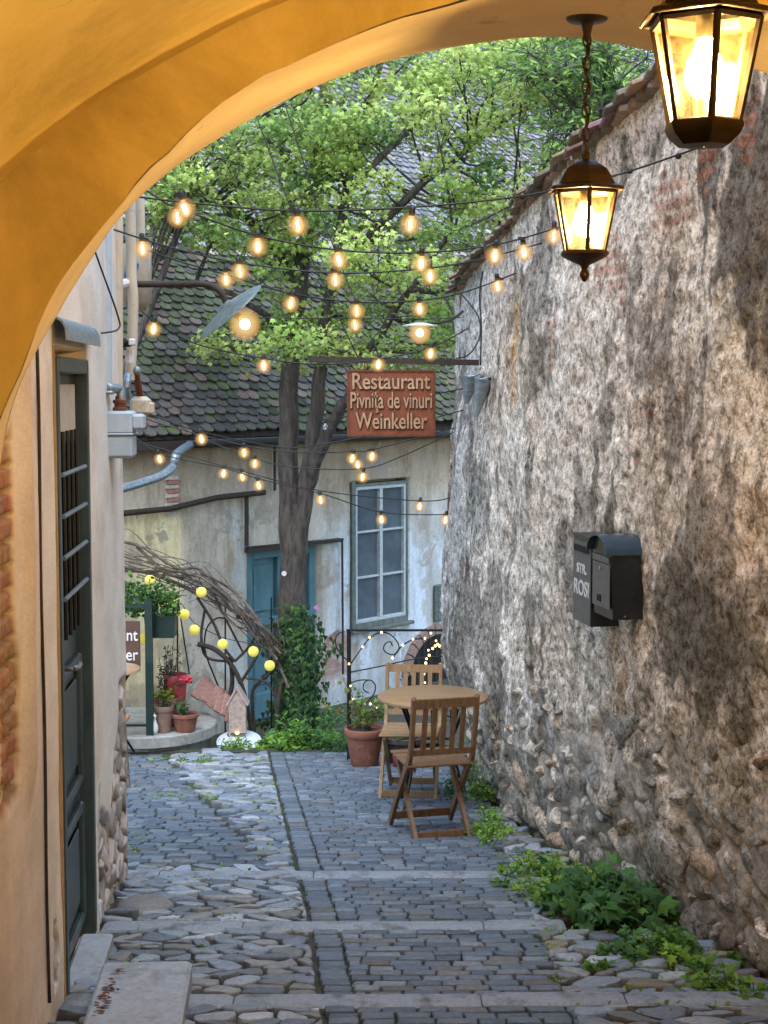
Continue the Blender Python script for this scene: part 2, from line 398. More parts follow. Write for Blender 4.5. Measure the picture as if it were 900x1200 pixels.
def gridmesh(name, X, Y, Z, C, mats, parent=None, mi=None, flip=False):
    n, m = X.shape
    me = bpy.data.meshes.new(name); co = np.stack([X, Y, Z], -1).reshape(-1, 3)
    idx = np.arange(n*m).reshape(n, m)
    q = np.stack([idx[:-1, :-1], idx[1:, :-1], idx[1:, 1:], idx[:-1, 1:]], -1).reshape(-1, 4)
    if flip: q = q[:, ::-1]
    me.vertices.add(n*m); me.vertices.foreach_set('co', co.ravel())
    me.loops.add(q.size); me.loops.foreach_set('vertex_index', q.ravel().astype('i'))
    me.polygons.add(len(q)); me.polygons.foreach_set('loop_start', np.arange(0, q.size, 4, dtype='i'))
    me.update(calc_edges=True); me.validate()
    me.polygons.foreach_set('use_smooth', [True]*len(q))
    ca = me.color_attributes.new('col', 'FLOAT_COLOR', 'POINT')
    cc = np.ones((n*m, 4), 'f'); cc[:, :C.shape[-1]] = C.reshape(n*m, -1); ca.data.foreach_set('color', cc.ravel())
    for mm in (mats if isinstance(mats, list) else [mats]): me.materials.append(mm)
    me.update()
    o = bpy.data.objects.new(name, me); COL.objects.link(o)
    if parent: o.parent = parent
    return o
def lerpc(c, t, d): return c*(1-t[..., None])+np.array(d)*t[..., None]
def text_mesh(txt, size, depth, name, mats, parent, M, sx=1., off=0., bevel=0., align='CENTER'):
    cu = bpy.data.curves.new(name, 'FONT'); cu.body = txt; cu.size = size; cu.extrude = depth; cu.offset = off
    cu.align_x = align; cu.align_y = 'CENTER'; cu.bevel_depth = bevel
    t = bpy.data.objects.new('t', cu); COL.objects.link(t)
    bpy.context.view_layer.update()
    me = bpy.data.meshes.new_from_object(t.evaluated_get(bpy.context.evaluated_depsgraph_get()))
    me.name = name
    bpy.data.objects.remove(t)
    me.transform(Matrix.Diagonal((sx, 1, 1, 1))); me.transform(M)
    me.materials.clear(); me.materials.append(mats)
    o = bpy.data.objects.new(name, me); COL.objects.link(o); o.parent = parent
    return o

# ================================================================== RIGHT STONE WALL
RBY = [4.0, 5.0, 5.82, 6.46, 7.25, 8.19, 8.9, 9.77, 10.6, 11.7, 12.7]
RBX = [1.83, 1.62, 1.455, 1.32, 1.165, .99, .85, .75, .71, .70, .70]
RTY = [4.0, 5.8, 6.87, 8.38, 9.4, 10.6, 11.8, 12.7]
RTZ = [3.35, 3.12, 2.96, 2.76, 2.58, 2.47, 2.39, 2.33]
def rwx(y, z):
    v = z-gz(np.asarray(y, float))
    return np.interp(y, RBY, RBX)-.20*ss(v, .15, .9)*ss(np.asarray(y, float), 9.9, 11.6)+.10*ss(v, 1.5, 3.6)*ss(np.asarray(y, float), 9.9, 11.6)
def rubble(u, v, amt, s=3, sc=1.):
    # returns height (m), mortar mask, id
    f1, f2, cid = voro(u*6.6*sc+.35*vn(u*4, v*4, 8), v*6.0*sc+.5*vn(u*3, v*5, 9), s)
    edge = ss(f2-f1, .02, .16)*np.clip(.62+1.5*((cid*7.3 % 1)-.5)*VL[0]+1.5*((cid*13.7 % 1)-.45)*VL[1]+.35*(.5-f1), .25, 1.25)
    g1, g2, gid = voro(u*15*sc, v*14*sc, s+40)
    e2 = ss(g2-g1, .02, .3)
    return edge, e2, cid, gid
U, V = np.meshgrid(np.linspace(4.02, 12.6, 620), np.linspace(-.08, 1, 330), indexing='ij')
gb = -SL*U; top = np.interp(U, RTY, RTZ)
Z = np.where(V < 0, gb+V*2, gb+V*(top-gb)); vv = Z-gb
edge, e2, cid, gid = rubble(U*.60, Z*.92, 1)
lim = .78+.45*(fbm(U*.9, Z*.7, 3, 5)-.5)*2 - .25*ss(U, 9, 11)
expo = ss(lim-vv, -.25, .35)*ss(fbm(U*2.2, Z*2.2, 4, 61)+.35*(lim-vv), .42, .60)         # stone exposed
flow = fbm(U*1.6, Z*2.5, 4, 2)
fl2 = fbm(U*7, Z*10, 4, 33)
disp = .05*(fbm(U*.8, Z*.8, 3, 21)-.5)*2 + .03*(flow-.5)*2 + .02*(fl2-.5)*2
bulge = .034*edge*(.30+.85*cid)*(.9+.1*e2)+.028*(fbm(U*7, Z*11, 5, 301)-.5)
disp = disp+expo*(bulge-.045)+(1-expo)*.012*edge*ss(1.9-vv, 0, .9)
disp = disp+.010*(fbm(U*22, Z*34, 3, 91)-.5)
XX = rwx(U, Z)-disp
# colours
C = np.ones(U.shape+(3,))*np.array([.80, .74, .66])
warm = fbm(U*1.3, Z*1.1, 4, 77)
C = lerpc(C, ss(warm, .42, .68)*.55, (.62, .48, .37))
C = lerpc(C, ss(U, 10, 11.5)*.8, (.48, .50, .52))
strk = fbm(U*11+Z*1.5, Z*3.4, 5, 113)
st = fbm(U*1.7, Z*1.5, 6, 13)+.55*(strk-.5)
up = fbm(U*.8, Z*.6, 3, 14)
dark = ss(st+.34*(up-.5), .555, .605)
C = lerpc(C, dark*.66, (.165, .15, .13))
olive = ss(fbm(U*1.5, Z*1.9, 6, 44)+.5*(strk-.5), .56, .62)
C = lerpc(C, olive*.4, (.13, .125, .065))
def blob(u0, z0, ru, rz): return np.exp(-(((U-u0)/ru)**2+((Z-z0)/rz)**2))
ragg = (fbm(U*4, Z*4.0, 5, 50)*.8+fbm(U*12+Z*1.2, Z*3.6, 5, 51)*1.3)-.55
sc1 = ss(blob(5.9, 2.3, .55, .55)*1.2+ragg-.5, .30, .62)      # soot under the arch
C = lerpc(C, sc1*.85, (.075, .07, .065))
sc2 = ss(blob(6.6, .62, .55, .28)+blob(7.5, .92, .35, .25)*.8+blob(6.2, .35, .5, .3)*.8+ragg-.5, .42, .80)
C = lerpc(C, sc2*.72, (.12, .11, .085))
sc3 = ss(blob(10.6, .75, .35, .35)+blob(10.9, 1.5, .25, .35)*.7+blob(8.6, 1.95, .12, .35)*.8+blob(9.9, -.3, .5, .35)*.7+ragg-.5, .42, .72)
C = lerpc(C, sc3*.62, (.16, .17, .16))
brk = ss(blob(6.8, 2.35, .28, .14)+blob(7.6, 2.15, .3, .18)+blob(8.5, 1.8, .12, .25)*.7+blob(6.1, 2.6, .35, .2)*.7+ragg-.5, .40, .62)
bc = ss(np.abs(((Z*13) % 1)-.5), .1, .2)
C = lerpc(C, brk*.55*bc, (.40, .16, .09))
warmst = np.exp(-((U-9.35)/.09)**2)*ss(Z, 1.35, 1.6)*ss(-Z, -2.2, -2.0)
C = lerpc(C, warmst*.7, (.75, .42, .14))
run = np.exp(-((U-7.35)/.2)**2)*ss(.55-Z, -.1, .1)*ss(Z, -.35, .1)
C = lerpc(C, run*.7*ss(ragg, .3, .6), (.36, .22, .10))
# exposed zone
mort = np.array([.27, .19, .13]); stc = np.stack([.17+.34*cid, .16+.31*gid*0+.30*cid, .145+.26*cid], -1)
pal = (gid*.25+.85)[..., None]
ec = np.clip(edge*1.6, 0, 1)[..., None]; zone = mort*(1-ec)+stc*pal*ec
lich = ss(fbm(U*6, Z*9, 5, 71), .50, .60)
zone = lerpc(zone, lich*.6, (.50, .44, .36)); zone = lerpc(zone, ss(fbm(U*12, Z*20, 4, 171), .5, .60)*.45, (.58, .53, .47)); zone = lerpc(zone, ss(fbm(U*4, Z*4, 4, 72), .55, .7)*.5, (.11, .11, .075))
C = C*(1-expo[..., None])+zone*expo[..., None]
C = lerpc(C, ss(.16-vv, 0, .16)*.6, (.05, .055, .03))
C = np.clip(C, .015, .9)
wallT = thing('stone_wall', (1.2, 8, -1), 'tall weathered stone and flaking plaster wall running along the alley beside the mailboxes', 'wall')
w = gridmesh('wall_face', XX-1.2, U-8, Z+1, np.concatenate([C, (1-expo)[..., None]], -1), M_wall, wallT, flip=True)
# individual rubble stones bedded in the foot of the wall
M_rub = attr_mat('rubble_stone', .9, 26, .2, .45, 1.45, bs=.9, bd=.012)
def facet_stone(mb, c, T, rad, col, rnd, n=14, k=9):
    pls = []
    for _ in range(rnd.randint(10, 15)):
        d = Vector((rnd.gauss(0, 1), rnd.gauss(0, 1), rnd.gauss(0, 1))).normalized(); pls.append((d, rnd.uniform(.58, .86)))
    vs = []
    for i in range(k+1):
        th = math.pi*i/k
        for j in range(n):
            a = 2*math.pi*j/n; d = Vector((math.sin(th)*math.cos(a), math.sin(th)*math.sin(a), math.cos(th))); r = 1.
            for q, h in pls:
                t = d.dot(q)
                if t > h*.9: r = min(r, h/t)
            r *= 1+rnd.uniform(-.02, .02) if 0 < i < k else 1
            v = Vector((d.x*rad[0]*r, d.y*rad[1]*r, d.z*rad[2]*r)); vs.append(T @ v+c)
    fs = [(i*n+j, (i+1)*n+j, (i+1)*n+(j+1) % n, i*n+(j+1) % n) for i in range(k) for j in range(n)]
    mb.add(vs, fs, col)
_r = random.Random(21); mb = MB(); placed = []
for _ in range(9000):
    u = _r.uniform(4.9, 12.2); lm = (.78 if u < 10.2 else .55)
    v_ = lm*_r.random()**1.15*1.12; iu = int((u-4.02)/(12.6-4.02)*619); g0 = gz(u); tp = float(np.interp(u, RTY, RTZ)); iv = int((v_/(tp-g0)+.08)/1.08*329)
    iu = max(0, min(619, iu)); iv = max(0, min(329, iv))
    if v_ > .35 and float(vn(np.array([u*2.1]), np.array([(g0+v_)*3.2]), 61)[0])+.5*(lm-v_) < .50: continue
    big = _r.random() < .35; ru = _r.uniform(.15, .23) if big else _r.uniform(.07, .14); rz_ = ru*_r.uniform(.38, .62); z_ = g0+v_
    if any(((u-a)/(ru+c2))**2+((z_-b)/(rz_+d2))**2 < .72 for a, b, c2, d2 in placed): continue
    placed.append((u, z_, ru, rz_)); x_ = float(XX[iu, iv])
    dwx = float(np.interp(u+.1, RBY, RBX)-np.interp(u-.1, RBY, RBX))/.2
    T = Matrix.Rotation(-math.atan(dwx), 3, 'Z') @ Matrix.Rotation(_r.uniform(-.6, .6), 3, 'X') @ Matrix.Rotation(_r.uniform(-.25, .25), 3, 'Y')
    b = _r.uniform(.75, 1.15); base = _r.choice([(.46, .42, .36), (.40, .38, .35), (.52, .45, .36), (.58, .53, .46), (.30, .28, .25), (.46, .36, .27), (.40, .40, .38)])
    nr = _r.uniform(.05, .08)*(1.2 if big else 1)
    facet_stone(mb, Vector((x_+nr*.40, u, z_)), T, (nr, ru, rz_), tuple(q*b for q in base), _r)
part(mb, 'rubble_stones', M_wall, wallT, ang=38)
# back, top and far end of the wall
mb = MB(); mb.cur = (.33, .30, .26)
for i in range(len(RTY)-1):
    y0, y1 = RTY[i], RTY[i+1]
    for (ya, yb) in ((y0, (y0+y1)/2), ((y0+y1)/2, y1)):
        ta, tb = np.interp([ya, yb], RTY, RTZ); xa, xb = float(rwx(ya, ta)), float(rwx(yb, tb))
        ya_, yb_ = ya, min(yb, 12.6)
        mb.add([(xa+.02, ya_, ta-.03), (xb+.02, yb_, tb-.03), (xb+.6, yb_, tb-.03), (xa+.6, ya_, ta-.03), (xa+.6, ya_, -3), (xb+.6, yb_, -3)], [(0, 1, 2, 3), (3, 2, 5, 4)])
part(mb, 'wall_core', M_wall, wallT, smooth=False)
n = 60; zz = np.linspace(-2.2, 2.33, 110); tt = np.linspace(0, 1, 40)
TT, ZZ = np.meshgrid(tt, zz, indexing='ij')
x0 = rwx(np.full(ZZ.shape, 12.6), ZZ)
ee, _, ci, _ = rubble(TT*.6, ZZ, 1, 6)
CC = np.ones(TT.shape+(3,))*np.array([.38, .36, .33]); CC = lerpc(CC, ss(fbm(TT*3, ZZ*2, 4, 3), .5, .6)*.7, (.12, .12, .1))
gridmesh('wall_end', x0+TT*.6-1.2, 12.6+.05*ee-8, ZZ+1, CC, M_wall, wallT, flip=False)
# coping of brick courses and tiles
mb = MB(); y = 4.1
while y < 12.6:
    L = random.uniform(.10, .14)
    t = float(np.interp(y, RTY, RTZ)); x = float(rwx(y, t)); sl = float(np.interp(y+.1, RTY, RTZ)-t)/.1
    M = Matrix.Rotation(math.atan(sl), 3, 'X') @ Matrix.Rotation(random.uniform(-.05, .05), 3, 'Z')
    a = random.random(); c = (.27+.10*a, .20+.07*a, .15+.05*a) if a > .3 else (.20, .17, .14)
    mb.rbox((x+.10+random.uniform(-.015, .015), y, t-.01), (.26, L-.012, .04), .006, M, c)
    y += L
y = 4.1
while y < 12.6:
    L = random.uniform(.15, .19); t = float(np.interp(y, RTY, RTZ)); x = float(rwx(y, t)); sl = float(np.interp(y+.1, RTY, RTZ)-t)/.1
    a = random.random(); c = (.19+.12*a, .145+.085*a, .105+.065*a)
    for row in range(3):
        M = Matrix.Rotation(math.atan(sl), 3, 'X') @ Matrix.Rotation(-.42+random.uniform(-.06, .06), 3, 'Y') @ Matrix.Rotation(random.uniform(-.04, .04), 3, 'Z')
        yy = y+(row % 2)*.08
        mb.rbox((x-.005+row*.13+random.uniform(-.03, .03), yy, t+.026+row*.042+random.uniform(-.007, .007)), (.19, L-random.uniform(.004, .03), random.uniform(.018, .03)), .006, M, tuple(k*random.uniform(.75, 1.15) for k in c))
    y += L
part(mb, 'coping', M_brick, wallT, smooth=True, ang=40)

# ================================================================== LEFT WALL (with door)
def lx(y): return -.85-.06*y
LW_END = 7.7
U, Z = np.meshgrid(np.linspace(4.28, LW_END, 440), np.linspace(-1.15, 4.2, 560), indexing='ij')
gb = -SL*U; vv = Z-gb
edge, e2, cid, gid = rubble(U, Z, 1, 23, 1.25)
ex = ss(.55-vv+.25*(fbm(U*3, Z*3, 3, 4)-.5)*2+.75*ss(U, 6.9, 7.65), .0, .09)*ss(U, 6.5, 6.75)
ex = np.clip(ex, 0, 1)*ss(1.05-vv, 0, .05)
ex = np.maximum(ex, ss(np.exp(-(((U-5.33)/.07)**2+((Z+.42)/.18)**2))+.5*(fbm(U*12, Z*12, 3, 55)-.5), .45, .6))
disp = .012*(fbm(U*1.2, Z*1., 3, 6)-.5)*2+.004*(fbm(U*12, Z*8, 3, 7)-.5)
disp += -ex*.045+ex*np.minimum(edge*1.3, 1)*.034*(.4+cid)+ex*.02*(fbm(U*20, Z*20, 3, 77)-.5)
roll = np.exp(-((U-4.86)/.10)**2)*ss(Z, .2, .4); disp += roll*.03
brz = ss(4.70+.05*(fbm(Z*3, U*3, 3, 66)-.5)*2-U, 0, .02)*ss(Z, .3, .36)*ss(1.5-Z, 0, .1)
hb = (Z/.075) % 1; rowi = np.floor(Z/.075); hu = ((U+rowi*.07)/.24) % 1
bj = np.minimum(ss(np.minimum(hb, 1-hb), .06, .16), ss(np.minimum(hu, 1-hu), .02, .07))
disp += brz*(-.045+.03*bj+.02*(fbm(U*25, Z*25, 3, 12)-.5))
C = np.ones(U.shape+(3,))*np.array([.92, .79, .63])
C = lerpc(C, ss(U, 6.3, 6.9)*.6, (.68, .67, .64))
C = lerpc(C, ss(fbm(U*3, Z*.9, 4, 8), .5, .75)*.25, (.55, .42, .30))
C = lerpc(C, ss(fbm(U*3, Z*2.6, 5, 18), .60, .75)*.22, (.46, .38, .30))
C = lerpc(C, roll*.45, (.66, .45, .26))
C = lerpc(C, ss(5.5-U, 0, .5)*.25, (.62, .40, .2))
C = lerpc(C, ss(.5-vv, 0, .5)*.4*ss(fbm(U*6, Z*6, 4, 9), .4, .6), (.42, .34, .28))
zone = np.array([.34, .26, .2])*(1-edge[..., None])+np.stack([.26+.30*cid, .24+.27*cid, .23+.25*cid], -1)*(.8+.4*fbm(U*30, Z*30, 3, 5))[..., None]*edge[..., None]
C = C*(1-ex[..., None])+zone*ex[..., None]
rim = ss(ex, .02, .5)*ss(1-ex, .02, .5)*4; C = lerpc(C, np.clip(rim, 0, 1), (.52, .56, .60))
bri = np.stack([.30+.12*_h(rowi, np.floor((U+rowi*.07)/.24), 3), .15+.06*_h(rowi, np.floor(U/.24), 4), .10+0*U], -1)
bz = bri*bj[..., None]+np.array([.3, .22, .16])*(1-bj[..., None]); C = C*(1-brz[..., None])+bz*brz[..., None]
DY0, DY1, DZ0, DZ1 = 5.50, 6.38, -.72, 1.74
inside = (U > DY0-.004) & (U < DY1+.004) & (Z > DZ0-.01) & (Z < DZ1)
disp = np.where(inside, -.14, disp)
def lw_plaster():
    m, nt, b = newmat('left_plaster')
    v = nt.nodes.new('ShaderNodeTexCoord').outputs['Object']
    a = nt.nodes.new('ShaderNodeAttribute'); a.attribute_name = 'col'
    f = noise(nt, v, 110, 5, .75, stretch=(1, .35, 1)); g = noise(nt, v, 6, 8, .7, stretch=(1, .35, .7))
    c = mix(nt, 1., a.outputs['Color'], ramp(nt, [(.3, (.86,)*3), (.7, (1.08,)*3)], f), 'MULTIPLY')
    c = mix(nt, 1., c, ramp(nt, [(.35, (.88, .86, .84)), (.6, (1.05,)*3)], g), 'MULTIPLY')
    nt.links.new(c, b.inputs['Base Color']); b.inputs['Roughness'].default_value = .9; bump(nt, b, mix(nt, .5, f, g), .6, .006); return m
M_lwall = lw_plaster()
leftT = thing('left_building', (-1.3, 6, -.7), 'cream plastered building with exposed stones at its foot and a barred dark door', 'building')
gridmesh('plaster_wall', lx(U)+disp+1.3, U-6, Z+.7, C, M_lwall, leftT)
mb = MB()   # end face round the corner plus back mass
ys = LW_END
U2, Z2 = np.meshgrid(np.linspace(0, 1.2, 90), np.linspace(-1.3, 4.2, 300), indexing='ij')
e3, _, c3, _ = rubble(U2, Z2, 1, 24, 1.25); ex3 = ss(.0-Z2+.15*(fbm(U2*4, Z2*4, 3, 3)-.5), 0, .1)
C2 = np.ones(U2.shape+(3,))*np.array([.62, .56, .47]); zone = np.array([.34, .26, .2])*(1-e3[..., None])+np.stack([.2+.25*c3]*3, -1)*e3[..., None]
C2 = C2*(1-ex3[..., None])+zone*ex3[..., None]
gridmesh('gable_wall', lx(ys)-U2+1.3, ys+ex3*(-.04+.04*e3)-6+0*U2, Z2+.7, C2, M_lwall, leftT, flip=True)
mb.cur = (.5, .4, .3)
mb.add([(lx(4.46), 4.46, 4.2), (lx(7.7), 7.7, 4.2), (-2.5, 7.7, 4.2), (-2.5, 4.46, 4.2), (-2.5, 4.46, -1), (-2.5, 7.7, -1)], [(0, 1, 2, 3), (3, 2, 5, 4)])
part(mb, 'rear_mass', M_lwall, leftT, smooth=False)

# wall-local frame for left door
LWd = Vector((-.06, 1, 0)).normalized(); LWn = Vector((1, .06, 0)).normalized()
def LWp(y, off, z): return Vector((lx(y), y, z))+LWn*off
def lbox(mb, y0, y1, o0, o1, z0, z1, col=None, r=None):
    M = Matrix((LWn, LWd, Vector((0, 0, 1)))).transposed()
    c = LWp((y0+y1)/2, (o0+o1)/2, (z0+z1)/2)
    if r: mb.rbox(c, (o1-o0, y1-y0, z1-z0), r, M, col)
    else: mb.box(c, (o1-o0, y1-y0, z1-z0), M, col=col)
door = thing('old_door', LWp(5.94, -.03, DZ0), 'dark green panelled door with an iron grille and lever handle in cream plaster', 'door')
mb = MB(); lbox(mb, 5.56, 6.34, -.075, -.045, -.70, 1.66); part(mb, 'door_leaf', M_door, door, ang=30)
mb = MB()
for (a, b) in ((5.52, 5.575), (6.325, 6.375)): lbox(mb, a, b, -.09, .012, -.72, 1.70, r=.006)
lbox(mb, 5.576, 6.324, -.09, .012, 1.64, 1.70, r=.006)
part(mb, 'door_frame', M_door, door, ang=30)
mb = MB(); lbox(mb, 5.49, 5.515, -.13, .006, -.70, 1.74); part(mb, 'reveal_trim', simple('trim_ochre', (.50, .33, .16), (.32, .2, .09), 9, .8), door, ang=30, label='ochre painted strip along the door jamb')
for i, (a, b) in enumerate(((-.62, -.12), (-.04, .50))):   # lower mouldings
    mb = MB()
    for (y0, y1, z0, z1) in ((5.64, 5.68, a, b), (6.22, 6.26, a, b), (5.681, 6.219, a, a+.04), (5.681, 6.219, b-.04, b)): lbox(mb, y0, y1, -.0445, -.018, z0, z1, r=.008)
    lbox(mb, 5.73, 6.17, -.0445, -.03, a+.09, b-.09, r=.006)
    part(mb, 'panel', M_door, door, ang=30)
mb = MB(); lbox(mb, 5.70, 6.22, -.0447, -.041, .70, 1.34); part(mb, 'opening_shade_sheet', M_dark, door)  # near-black sheet on the solid leaf, painted shade of an opening
mb = MB(); lbox(mb, 5.66, 6.26, -.0447, -.030, 1.37, 1.60, r=.004); part(mb, 'transom_panel', M_cream, door, label='cream panel above the grille')
mb = MB()
for k in range(5):
    y = 5.72+k*.12; mb.tube([LWp(y, -.02, .62), LWp(y, -.02, 1.42)], .0085, 6)
part(mb, 'grille', M_iron, door)
mb = MB()
for k in range(4):
    z = .80+k*.155; mb.tube([LWp(5.66, .004, z), LWp(6.28, .004, z)], .009, 6)
part(mb, 'grille_bar', M_zinc, door)
mb = MB(); y = 5.64; z = .545
mb.tube([LWp(y, -.045, z), LWp(y, .035, z)], .011, 8); mb.tube(smoothpts([LWp(y, .035, z), LWp(y+.03, .045, z), LWp(y+.13, .04, z-.005), LWp(y+.15, .035, z-.02)], 4), .010, 8)
lbox(mb, 5.61, 5.67, -.044, -.038, z-.11, z+.06, r=.002)
part(mb, 'handle', M_chrome, door)
hood = thing('door_hood', LWp(5.94, .05, 1.8), 'small curved sheet metal hood above the barred door', 'hood')
mb = MB(); arc = [(.0, 1.84), (.02, 1.838), (.042, 1.825), (.055, 1.80), (.058, 1.755), (.052, 1.755), (.049, 1.798), (.038, 1.818), (.02, 1.83), (0, 1.832)]
n = len(arc)
vs = [LWp(5.46, o, z) for o, z in arc]+[LWp(6.42, o, z) for o, z in arc]
mb.add(vs, [tuple(range(n)), tuple(reversed(range(n, 2*n)))]+[(i, n+i, n+(i+1) % n, (i+1) % n) for i in range(n)])
part(mb, 'hood_sheet', M_zinc, hood, ang=40)
mb = MB(); mb.tube(smoothpts([LWp(6.1, .10, 1.80), LWp(6.44, .13, 1.83), LWp(6.46, .12, 1.9), LWp(6.3, .06, 2.12), LWp(6.15, .02, 2.3)], 5), .004, 5); part(mb, 'hanging_wire', M_iron, hood)
cr = MB(); cr.tube([LWp(5.14+.012*math.sin(i*.7), .004, 1.75-i*.12) for i in range(20)], .006, 5)
o = cr.build('wall_cable', M_rustp); tag(o, 'thin rusty cable running down the cream plaster left of the door', 'cable')
sill = MB(); lbox(sill, 4.7, 6.2, -.03, .10, -.86, -.668, r=.008); o = sill.build('door_threshold', M_slab, ang=30); tag(o, 'worn grey stone threshold below the dark barred door', 'threshold')
slab = MB(); slab.rbox((-.855, 5.07, -.555-.09), (.335, 1.06, .18), .012, Matrix.Rotation(.06, 3, 'Z')); o = slab.build('step_slab', M_slab, ang=30); tag(o, 'smooth pale stone doorstep slab on the cobbles before the door', 'step')
mb = MB()
for i in range(34):   # dry leaves on the step
    c = Vector((-.985+random.gauss(0, .018), 5.3+random.uniform(-.2, .22), -.552+random.uniform(0, .006))); a = random.uniform(0, 6.3); r = random.uniform(.008, .016)
    mb.add([c+Vector((math.cos(a+t)*r, math.sin(a+t)*r*.7, random.uniform(0, .006))) for t in (0, 1.3, 3.1, 4.4)], [(0, 1, 2, 3)], (.14, .06, .03))
o = mb.build('dry_leaves', M_brick, smooth=False); tag(o, 'scatter of dry brown leaves on the doorstep slab', 'leaves', kind='stuff')

# ================================================================== ARCH + PASSAGE
H0 = CH
far = [(-1.14, -2.4), (-1.14, -1.2), (-1.135, -.5), (-1.125, -.24), (-1.07, -.03), (-.98, .15), (-.83, .385), (-.72, .525), (-.5, .69), (-.25, .83), (0, .92), (.275, .975), (.525, .99), (.775, .955), (.95, .93), (1.125, .88), (1.4, .74), (1.6, .5), (1.72, .1), (1.76, -.5), (1.76, -2.4)]
near = [(-1.05, -2.4), (-1.04, -1.2), (-1.02, -.5), (-.97, -.15), (-.90, .03), (-.844, .165), (-.77, .285), (-.637, .445), (-.454, .635), (-.25, .765), (0, .87), (.23, .93), (.46, .955), (.7, .945), (.9, .91), (1.08, .85), (1.33, .70), (1.52, .45), (1.64, .1), (1.68, -.5), (1.68, -2.4)]
vault = [(-1.75, -2.4), (-1.75, -1.0), (-1.68, -.6), (-1.5, -.2), (-1.3, .12), (-1.12, .33), (-.95, .485), (-.665, .703), (-.36, .87), (-.1, .965), (.15, 1.03), (.4, 1.06), (.65, 1.06), (.9, 1.03), (1.15, .95), (1.4, .80), (1.65, .55), (1.85, .2), (1.95, -.2), (1.98, -.6), (1.98, -2.4)]
def resamp(c, n=140):
    pts = smoothpts([Vector((a, 0, b)) for a, b in c], 10)
    L = np.cumsum([0]+[(pts[i+1]-pts[i]).length for i in range(len(pts)-1)]); L /= L[-1]
    t = np.linspace(0, 1, n); return np.interp(t, L, [p.x for p in pts]), np.interp(t, L, [p.z for p in pts])
fx, fz = resamp(far); nx, nz = resamp(near); vx, vz = resamp(vault)
_t = np.linspace(0, 40, 140); _k = .003*(fbm(_t, _t*0+2, 3, 5)-.5)*2-.004*ss(fbm(_t*2.2, _t*0+7, 2, 8), .62, .72); nx = nx-_k*(nx-.35); nz = nz-_k*(nz+.9)
_k2 = .003*(fbm(_t, _t*0+9, 3, 15)-.5)*2; fx = fx-_k2*(fx-.35); fz = fz-_k2*(fz+.9)
archT = thing('archway', (0, 4.15, 1.6), 'ochre plastered arch framing the view out into the alley', 'archway')
def surf(name, A, B, ya, yb, k, mat, parent, org, amp=.004, seed=0, round_=0.):
    n = len(A[0]); T = np.linspace(0, 1, k)
    X = np.outer(np.ones(k), A[0])+np.outer(T, B[0]-A[0]); Zz = np.outer(np.ones(k), A[1])+np.outer(T, B[1]-A[1]); Y = np.outer(ya+(yb-ya)*T, np.ones(n))
    S = np.outer(np.ones(k), np.linspace(0, 6, n))
    d = amp*(fbm(S*2.5, Y*2.5+X, 4, seed)-.5)*2
    # inward bump toward arch centre
    cx, cz = .35, -.9; r = np.hypot(X-cx, Zz-cz); X = X+d*(X-cx)/r; Zz = Zz+d*(Zz-cz)/r
    if abs(yb-ya) < .2: Y = Y+.006*(fbm(X*2, Zz*2, 4, seed+3)-.5)*2
    C_ = np.ones(X.shape+(3,))
    return gridmesh(name, X-org[0], Y-org[1], Zz+CH-org[2], C_, mat, parent)
org = (0, 4.15, 1.6)
rnx = nx+(fx-nx)*.05; rnz = nz+(fz-nz)*.05
surf('soffit', (nx, nz), (fx, fz), 3.82, 4.5, 26, M_sof, archT, org, .010, 3)
# near face between the soffit edge and the vault
surf('arch_face', (vx, vz), (nx, nz), 3.80, 3.815, 30, M_och, archT, org, .004, 9)
# outer face of the arch wall toward the alley
bigx = np.where(np.arange(140) < 70, np.minimum(fx*2.2, fx-.3), fx*1.8+.2); ox = np.interp(np.linspace(0, 1, 140), [0, .5, 1], [-3, .4, 4]); oz = np.interp(np.linspace(0, 1, 140), [0, .3, .7, 1], [-2.4, 2.6, 2.6, -2.4])
surf('outer_face', (fx, fz), (ox, oz), 4.5, 4.52, 8, M_sof, archT, org, .003, 5)
passT = thing('vaulted_passage', (0, 0, 1.6), 'ochre barrel vault of the covered passage in front of the arch', 'passage')
surf('vault', (vx, vz), (vx, vz), -3.5, 3.80, 120, M_och, passT, (0, 0, 1.6), .016, 12)
# upper mass so no light leaks over the arch
mb = MB(); mb.box((0.2, .4, 3.6), (5, 8.2, .6)); mb.box((-2.3, .4, 1.4), (.5, 8.2, 4.4)); mb.box((2.5, .4, 1.4), (.5, 8.2, 4.4)); part(mb, 'masonry_mass', M_sof, passT, smooth=False)

# ================================================================== GROUND
def plane_struct(name, pts, mat, z=None):
    mb = MB(); mb.add(pts, [tuple(range(len(pts)))]); o = mb.build(name, mat, smooth=False); return struct(o)
# sloping bed, garden ground, far ground
U, W = np.meshgrid(np.linspace(-3.2, 3.0, 160), np.linspace(-4, 12.9, 430), indexing='ij')
Zg = -SL*W-.028+.012*(fbm(U*5, W*5, 4, 2)-.5)
struct(gridmesh('alley_ground', U, W, Zg, np.ones(U.shape+(3,)), M_dirt))
U, W = np.meshgrid(np.linspace(-9, 14, 200), np.linspace(12.75, 40, 200), indexing='ij')
struct(gridmesh('garden_ground', U, W, -1.86+.05*(fbm(U*1.5, W*1.5, 4, 2)-.5), np.ones(U.shape+(3,)), M_dirt))
plane_struct('ground', [(-150, -150, -3.2), (150, -150, -3.2), (150, 200, -3.2), (-150, 200, -3.2)], M_dirt)
mb = MB(); mb.box((-.3, 12.97, -1.80), (6, .10, .52)); o = mb.build('retaining_edge', M_dirt, smooth=False); struct(o)

